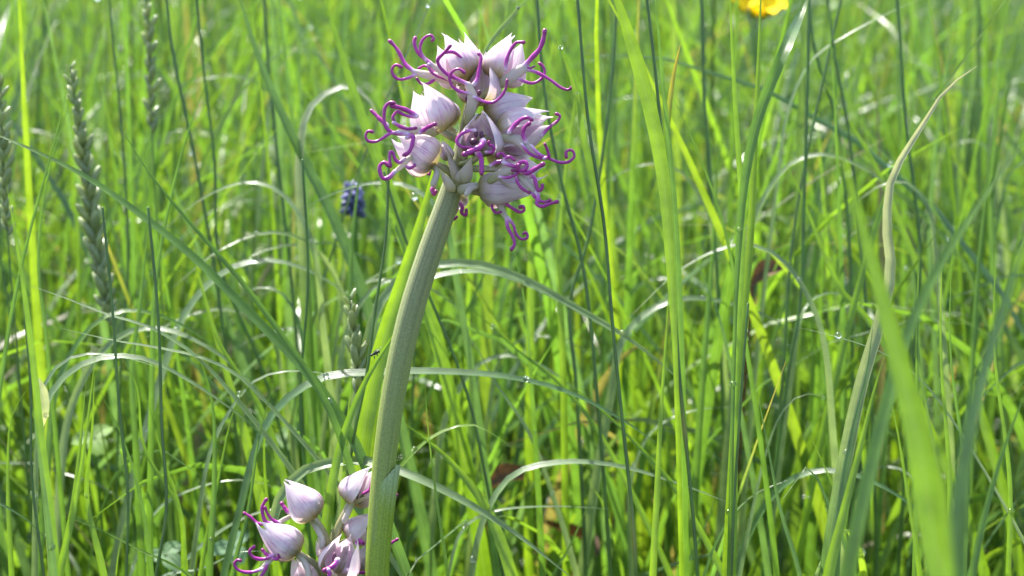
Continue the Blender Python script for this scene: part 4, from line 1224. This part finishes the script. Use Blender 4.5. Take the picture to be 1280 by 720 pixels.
flower(low, t2(416, 695, 0), t2(436, 630, 6), t2(468, 584, 6), 21, (0.75, 0.2, 0.5), openness=0.10, ped_r=5.0,
       lip=[t2(444, 628, 8), t2(462, 622, 8), t2(482, 626, 8)], lip_w=6,
       lobes=[([(466, 596), (464, 607), (461, 613), (454, 617)], T2 + 32, T2 + 30, dict(r=2.2)),
              ([(482, 630), (490, 627), (496, 618)], T2 + 8, T2 + 12, dict(r=1.8))],
       spur=[t2(440, 630, 16), t2(435, 641, 20), t2(430, 652, 20)])
flower(low, t2(416, 735, 6), t2(418, 722, 34), t2(437, 668, 40), 23, (-0.2, 0.1, 1), openness=0.30, ped_r=5.0, sepals=((0, 0.8), (-1.45, 0.95), (1.45, 0.95)),
       lip=[t2(418, 722, 58), t2(412, 714, 64), t2(410, 720, 66)], lip_w=6,
       lobes=[([(422, 700), (418, 706), (412, 710), (405, 713)], T2 + 60, T2 + 74, dict(r=3.2)),
              ([(410, 712), (412, 718), (410, 724)], T2 + 72, T2 + 74, dict(r=2.8))],
       pollinia=[t2(418, 697, 56) + (3.0, 6.5)])
flower(low, t2(418, 690, -4), t2(436, 676, 2), t2(470, 644, 0), 18, (0.5, 0.6, 0.4), openness=0.2, ped_r=4.5,
       lobes=[([(446, 680), (450, 676), (454, 679)], T2 + 22, T2 + 26, dict(r=3)), ([(434, 712), (444, 715), (458, 716)], T2 + 40, T2 + 30, dict(r=2.2)),
              ([(480, 690), (486, 687), (488, 680), (497, 674)], T2 + 6, T2 + 10, dict(r=2.0)), ([(484, 692), (487, 684), (487, 675)], T2 + 6, T2 + 4, dict(r=1.8))])
flower(low, t2(416, 740, 4), t2(388, 738, 20), t2(366, 690, 26), 15, (-0.4, 0.2, 0.8), openness=0.04, inner=False, ped_r=4.5)
flower(low, t2(416, 710, 4), t2(406, 700, 8), t2(396, 672, 10), 6.5, (-0.4, 0.2, 0.8), openness=0.02, inner=False, ped_r=3)
flower(low, t2(416, 735, 4), t2(448, 716, 12), t2(462, 682, 10), 14, (0.6, -0.3, 0.6), openness=0.25, inner=False, ped_r=4)
for (dx, dy, h, wv) in ((0.05, 0.04, 0.06, 0.010), (-0.06, 0.01, 0.05, 0.011)):
    p = spline([root2 + Vector((0, 0, 0.004)), root2 + Vector((dx * .35, dy * .35, h * .75)), root2 + Vector((dx, dy, h)), root2 + Vector((dx * 1.7, dy * 1.7, h * 0.7))], 14)
    s = np.linspace(0, 1, 14)
    side = norm(np.array([-dy, dx, 0.0]))
    hw = wv * np.sin(math.pi * np.clip(0.15 + 0.85 * s, 0, 1)) ** 0.8
    us = np.linspace(-1, 1, 5)
    gr = np.stack([p + side * (hw * u)[:, None] + np.array([0, 0, 1]) * (hw * 0.35 * u * u)[:, None] for u in us], 1)
    mb = MB()
    mb.grid(gr, np.stack(np.broadcast_arrays((us[None] + 1) / 2, s[:, None]), -1), (0.05, 0.14, 0.03))
    mb.build('leaf', M_BROAD, low)

# ------------------------------------------------------------------ grass seed heads
spk = MB()
spk.ellipsoid((0, 0, 0.5), ((0.20, 0, 0), (0, 0.16, 0), (0, 0, 0.5)), (0.26, 0.33, 0.17), n=6, m=5)
SPIKE_ME = spk.mesh('spikelet', M_CULM)
def seed_head(pts, head_from, count, size, label, spread=1.0):
    path = full_path(pts, True, 60)
    dref = pts[0][2]
    base = Vector(path[0])
    e = empty('grass_seed_head', base)
    tag(e, label, 'seed head', 'flowering grass heads')
    mb = MB()
    r = 4.5 * dref / FPX * 0.5 * np.linspace(1, 0.4, 60)
    mb.tube(path, r, 6, TINT['d'])
    mb.build('stalk', M_CULM, e)
    tan = norm(np.gradient(path, axis=0))
    for i in range(count):
        f = head_from + (1 - head_from) * i / count
        k = f * 59
        j = int(k)
        p = Vector(path[j] * (1 - (k - j)) + path[min(j + 1, 59)] * (k - j))
        t = Vector(tan[j])
        a = i * 2.4 + random.uniform(-.4, .4)
        out = (RIGHT * math.cos(a) + t.cross(RIGHT).normalized() * math.sin(a))
        d = (t + out * random.uniform(0.35, 0.75) * spread).normalized()
        o = bpy.data.objects.new('spikelet', SPIKE_ME)
        COL.objects.link(o)
        q = d.to_track_quat('Z', 'Y')
        o.rotation_mode = 'QUATERNION'
        sz = size * dref / FPX * random.uniform(0.75, 1.15) * (0.6 + 0.6 * math.sin(math.pi * min(1, 0.25 + 0.75 * (i / count))))
        o.parent = e
        o.location = p - base
        o.rotation_quaternion = q
        o.scale = (sz, sz, sz)
seed_head([(140, 430, .57), (128, 350, .57), (118, 290, .57), (108, 220, .57), (98, 150, .57), (88, 82, .57)], 0.76, 64, 26, 'green grass seed head with dense spikelets left of the diagonal pointed blade')
seed_head([(20, 420, .54), (10, 300, .54), (4, 200, .54), (2, 150, .54), (0, 92, .54)], 0.86, 34, 22, 'half cropped green grass seed head at the left edge')
seed_head([(200, 340, .62), (192, 200, .62), (188, 100, .62), (186, 40, .62), (182, -20, .62)], 0.86, 30, 20, 'thin blurred grass seed head reaching the top edge')
seed_head([(450, 560, .5), (448, 480, .5), (444, 430, .5), (440, 400, .5), (437, 370, .5)], 0.90, 22, 24, 'small green grass seed head just left of the orchid stem')

# ------------------------------------------------------------------ other flowers in the grass
def buttercup(px, py, d, size, label):
    c = P(px, py, d)
    root_ = Vector((c.x + 0.01, c.y + 0.015, -0.004))
    e = empty('yellow_flower', root_)
    tag(e, label, 'flower')
    mb = MB()
    mb.tube(spline([root_, (c + root_) / 2 + Vector((0.006, 0, 0)), c - Vector((0, 0, 0.001))], 16), np.linspace(0.001, 0.0007, 16), 6, TINT['g'])
    mb.build('stem', M_CULM, e)
    nrm = (Vector((0.1, -0.55, 0.85))).normalized()
    sx = nrm.cross(Vector((0, 1, 0))).normalized()
    sy = nrm.cross(sx)
    for i in range(5):
        a = i * 2 * math.pi / 5 + 0.3
        o_ = sx * math.cos(a) + sy * math.sin(a)
        tt = nrm.cross(o_)
        us, vs = np.linspace(-1, 1, 7), np.linspace(0, 1, 8)
        gr = np.zeros((8, 7, 3)); uv = np.zeros((8, 7, 2))
        for m_, v in enumerate(vs):
            w = size * 0.36 * math.sin(math.pi * min(1, 0.12 + 0.72 * v)) * (1 - 0.3 * v ** 6)
            for k_, u in enumerate(us):
                gr[m_, k_] = c + o_ * (size * 0.5 * v * (1 - 0.12 * u * u * v)) + tt * (w * u) + nrm * (size * 0.28 * v ** 1.7 + size * 0.08 * u * u)
                uv[m_, k_] = ((u + 1) / 2, v)
        mb = MB(); mb.grid(gr, uv)
        mb.build('petal', M_YELLOW, e)
    mb = MB()
    mb.ellipsoid(c + nrm * size * 0.07, (sx * size * 0.14, sy * size * 0.14, nrm * size * 0.12), n=10, m=7)
    mb.build('flower_centre', M_YELLOW, e)
buttercup(944, 14, 0.82, 0.026, 'blurred yellow buttercup flower among grass behind the tall blades')

c = P(441, 247, 0.64)
root_ = Vector((c.x, c.y + 0.01, -0.004))
e = empty('blue_flower', root_)
tag(e, 'small blurred blue violet flower spike in the grass left of the orchid', 'flower')
mb = MB()
mb.tube(spline([root_, (c + root_) / 2 + Vector((0.004, 0, 0)), c + Vector((0, 0, 0.004))], 14), np.linspace(0.0014, 0.0009, 14), 6, TINT['g'])
mb.build('stem', M_CULM, e)
bell = MB()
bell.ellipsoid((0, 0, 0.5), ((0.33, 0, 0), (0, 0.33, 0), (0, 0, 0.5)), n=8, m=6)
bell_me = [bell.mesh('bell', M_BLUE), bell.mesh('bell', M_BLUE2)]
for i in range(34):
    f = i / 33
    a = i * 2.4
    lowp = f < 0.5
    out = Vector((math.cos(a), math.sin(a), -0.5 + 1.3 * f)).normalized()
    o = bpy.data.objects.new('bell', bell_me[1 if lowp else 0])
    COL.objects.link(o)
    o.parent = e
    o.rotation_mode = 'QUATERNION'
    o.location = c - root_ + Vector((0, 0, -0.005 + 0.009 * f)) + Vector((out.x, out.y, 0)) * 0.001
    o.rotation_quaternion = out.to_track_quat('Z', 'Y')
    sz = 0.0036 * (1.1 - 0.35 * f)
    o.scale = (sz, sz, sz)

# ------------------------------------------------------------------ dead leaves, clover
def dead_leaf(px, py, d, L, label, rot):
    c = P(px, py, d)
    z = max(c.z, 0.004)
    mb = MB()
    us, vs = np.linspace(-1, 1, 7), np.linspace(0, 1, 12)
    gr = np.zeros((12, 7, 3)); uv = np.zeros((12, 7, 2))
    ax = np.array([math.cos(rot), math.sin(rot) * 0.6, 0.35]); ax /= np.linalg.norm(ax)
    sd = np.array([-math.sin(rot), math.cos(rot), 0.5]); sd /= np.linalg.norm(sd)
    up = np.cross(ax, sd)
    for i, v in enumerate(vs):
        w = L * 0.22 * math.sin(math.pi * (0.06 + 0.9 * v)) ** 0.8
        for j, u in enumerate(us):
            gr[i, j] = np.array(c) + ax * L * (v - 0.5) + sd * w * u + up * (L * 0.10 * math.sin(v * 5) + w * 0.9 * u * u + L * 0.02 * math.sin(9 * v + 5 * u))
            uv[i, j] = ((u + 1) / 2, v)
    mb.grid(gr, uv, (0.11, 0.065, 0.032))
    # its withered stalk reaches the ground
    p0 = gr[0, 3]
    mb.tube(spline([tuple(p0), (p0[0] - 0.004, p0[1] + 0.004, p0[2] * 0.5), (p0[0], p0[1] + 0.006, -0.004)], 8), 0.0007, 5, (0.16, 0.09, 0.04))
    tag(mb.build('dead_leaf', M_DRY), label, 'dead leaf')
dead_leaf(962, 342, 0.62, 0.016, 'brown withered leaf hanging in the grass right of the tall pair', 0.8)
dead_leaf(640, 600, 0.62, 0.018, 'brown dead leaf low in the grass beside the small arching blade', 0.3)
dead_leaf(715, 672, 0.66, 0.022, 'dark brown dead leaf on the soil between the stem and pointed blade', 2.2)
dead_leaf(780, 640, 0.72, 0.020, 'curled brown dead leaf just left of the pointed bright blade', 1.2)

def clover(px, py, d, size, label, tint=(0.10, 0.20, 0.09)):
    c = P(px, py, d)
    root_ = Vector((c.x - 0.006, c.y + 0.006, -0.004))
    e = empty('clover', root_)
    tag(e, label, 'clover')
    mb = MB()
    mb.tube(spline([root_, (c + root_) / 2 + Vector((0.004, 0, 0.004)), c], 12), 0.0006, 6, TINT['g'])
    mb.build('stem', M_CULM, e)
    nrm = Vector((random.uniform(-.2, .2), -0.45, 0.9)).normalized()
    sx = nrm.cross(Vector((0, 1, 0))).normalized(); sy = nrm.cross(sx)
    for i in range(3):
        a = i * 2 * math.pi / 3 + random.uniform(-.2, .2)
        o_ = sx * math.cos(a) + sy * math.sin(a)
        tt = nrm.cross(o_)
        us, vs = np.linspace(-1, 1, 7), np.linspace(0, 1, 9)
        gr = np.zeros((9, 7, 3)); uv = np.zeros((9, 7, 2))
        for m_, v in enumerate(vs):
            w = size * 0.42 * math.sin(math.pi * (0.04 + 0.90 * v)) ** 0.75
            for k_, u in enumerate(us):
                gr[m_, k_] = c + o_ * (size * v * (1 - 0.08 * (1 - u * u) * v ** 4)) + tt * (w * u) + nrm * (size * (0.12 * abs(u) * math.sin(math.pi * v) - 0.10 * v * v))
                uv[m_, k_] = ((u + 1) / 2, v)
        mb = MB(); mb.grid(gr, uv, tint)
        mb.build('leaflet', M_BROAD, e)
clover(207, 694, 0.58, 0.007, 'pale clover leaf low in the grass left of the lower orchid')
clover(292, 684, 0.60, 0.008, 'bluish clover leaf just left of the lower orchid lobes', (0.08, 0.18, 0.09))
clover(352, 548, 0.66, 0.007, 'clover leaf deep in the grass above the lower orchid buds', (0.10, 0.21, 0.05))
clover(118, 548, 0.62, 0.008, 'yellowish clover leaf deep in the grass near the left edge', (0.13, 0.24, 0.04))
clover(1030, 640, 0.64, 0.007, 'clover leaf deep in the grass behind the bent over blade', (0.09, 0.19, 0.06))

# ------------------------------------------------------------------ the fly
fc = P(470, 441, 0.462)
e = empty('fly', fc)
tag(e, 'tiny dark fly with pale wings resting between stalk and orchid stem', 'fly')
ax_ = (RIGHT * 0.85 + UP * 0.45).normalized()
ay_ = (UP * 0.85 - RIGHT * 0.45).normalized()
az_ = ax_.cross(ay_)
mb = MB(); mb.ellipsoid(fc, (ay_ * 0.00042, az_ * 0.00042, ax_ * 0.0011), n=8, m=7); mb.build('body', M_FLY, e)
mb = MB(); mb.ellipsoid(fc - ax_ * 0.0013, (ay_ * 0.00036, az_ * 0.0004, ax_ * 0.00034), n=8, m=6); mb.build('head', M_FLY, e)
for sg in (-1, 1):
    us, vs = np.linspace(-1, 1, 5), np.linspace(0, 1, 8)
    gr = np.array([[fc + ay_ * 0.00045 + ax_ * (-0.0006 + 0.0024 * v) + (az_ * sg * 0.8 + ay_ * 0.3) * (0.0002 + 0.00045 * v + 0.0004 * u * math.sin(math.pi * (0.1 + 0.85 * v))) for u in us] for v in vs])
    mb = MB(); mb.grid(gr, np.zeros((8, 5, 2))); mb.build('wing', M_WING, e)
for i in range(6):
    sg = -1 if i % 2 else 1
    k = (i // 2 - 1) * 0.0005
    mb = MB()
    mb.tube(spline([fc + ax_ * k, fc + ax_ * k * 1.6 + az_ * sg * 0.0006 - ay_ * 0.0004, fc + ax_ * k * 2.0 + az_ * sg * 0.0007 - ay_ * 0.0011], 6), 0.00007, 5)
    mb.build('leg', M_FLY, e)

# ------------------------------------------------------------------ dewdrops on the single blades
dm = MB(); dm.add(ICO_V * np.array([1, 1, 0.92]), ICO_F, np.zeros((len(ICO_V), 2)))
DROP_ME = dm.mesh('dewdrop', M_DEW)
for p, r, lab in DROPS:
    o = bpy.data.objects.new('dewdrop', DROP_ME)
    COL.objects.link(o)
    o.location = Vector(p)
    o.scale = (r, r, r)
    tag(o, ' '.join(('clear dewdrop on ' + lab).split()[:16]), 'dewdrop', 'dewdrops on the grass blades')
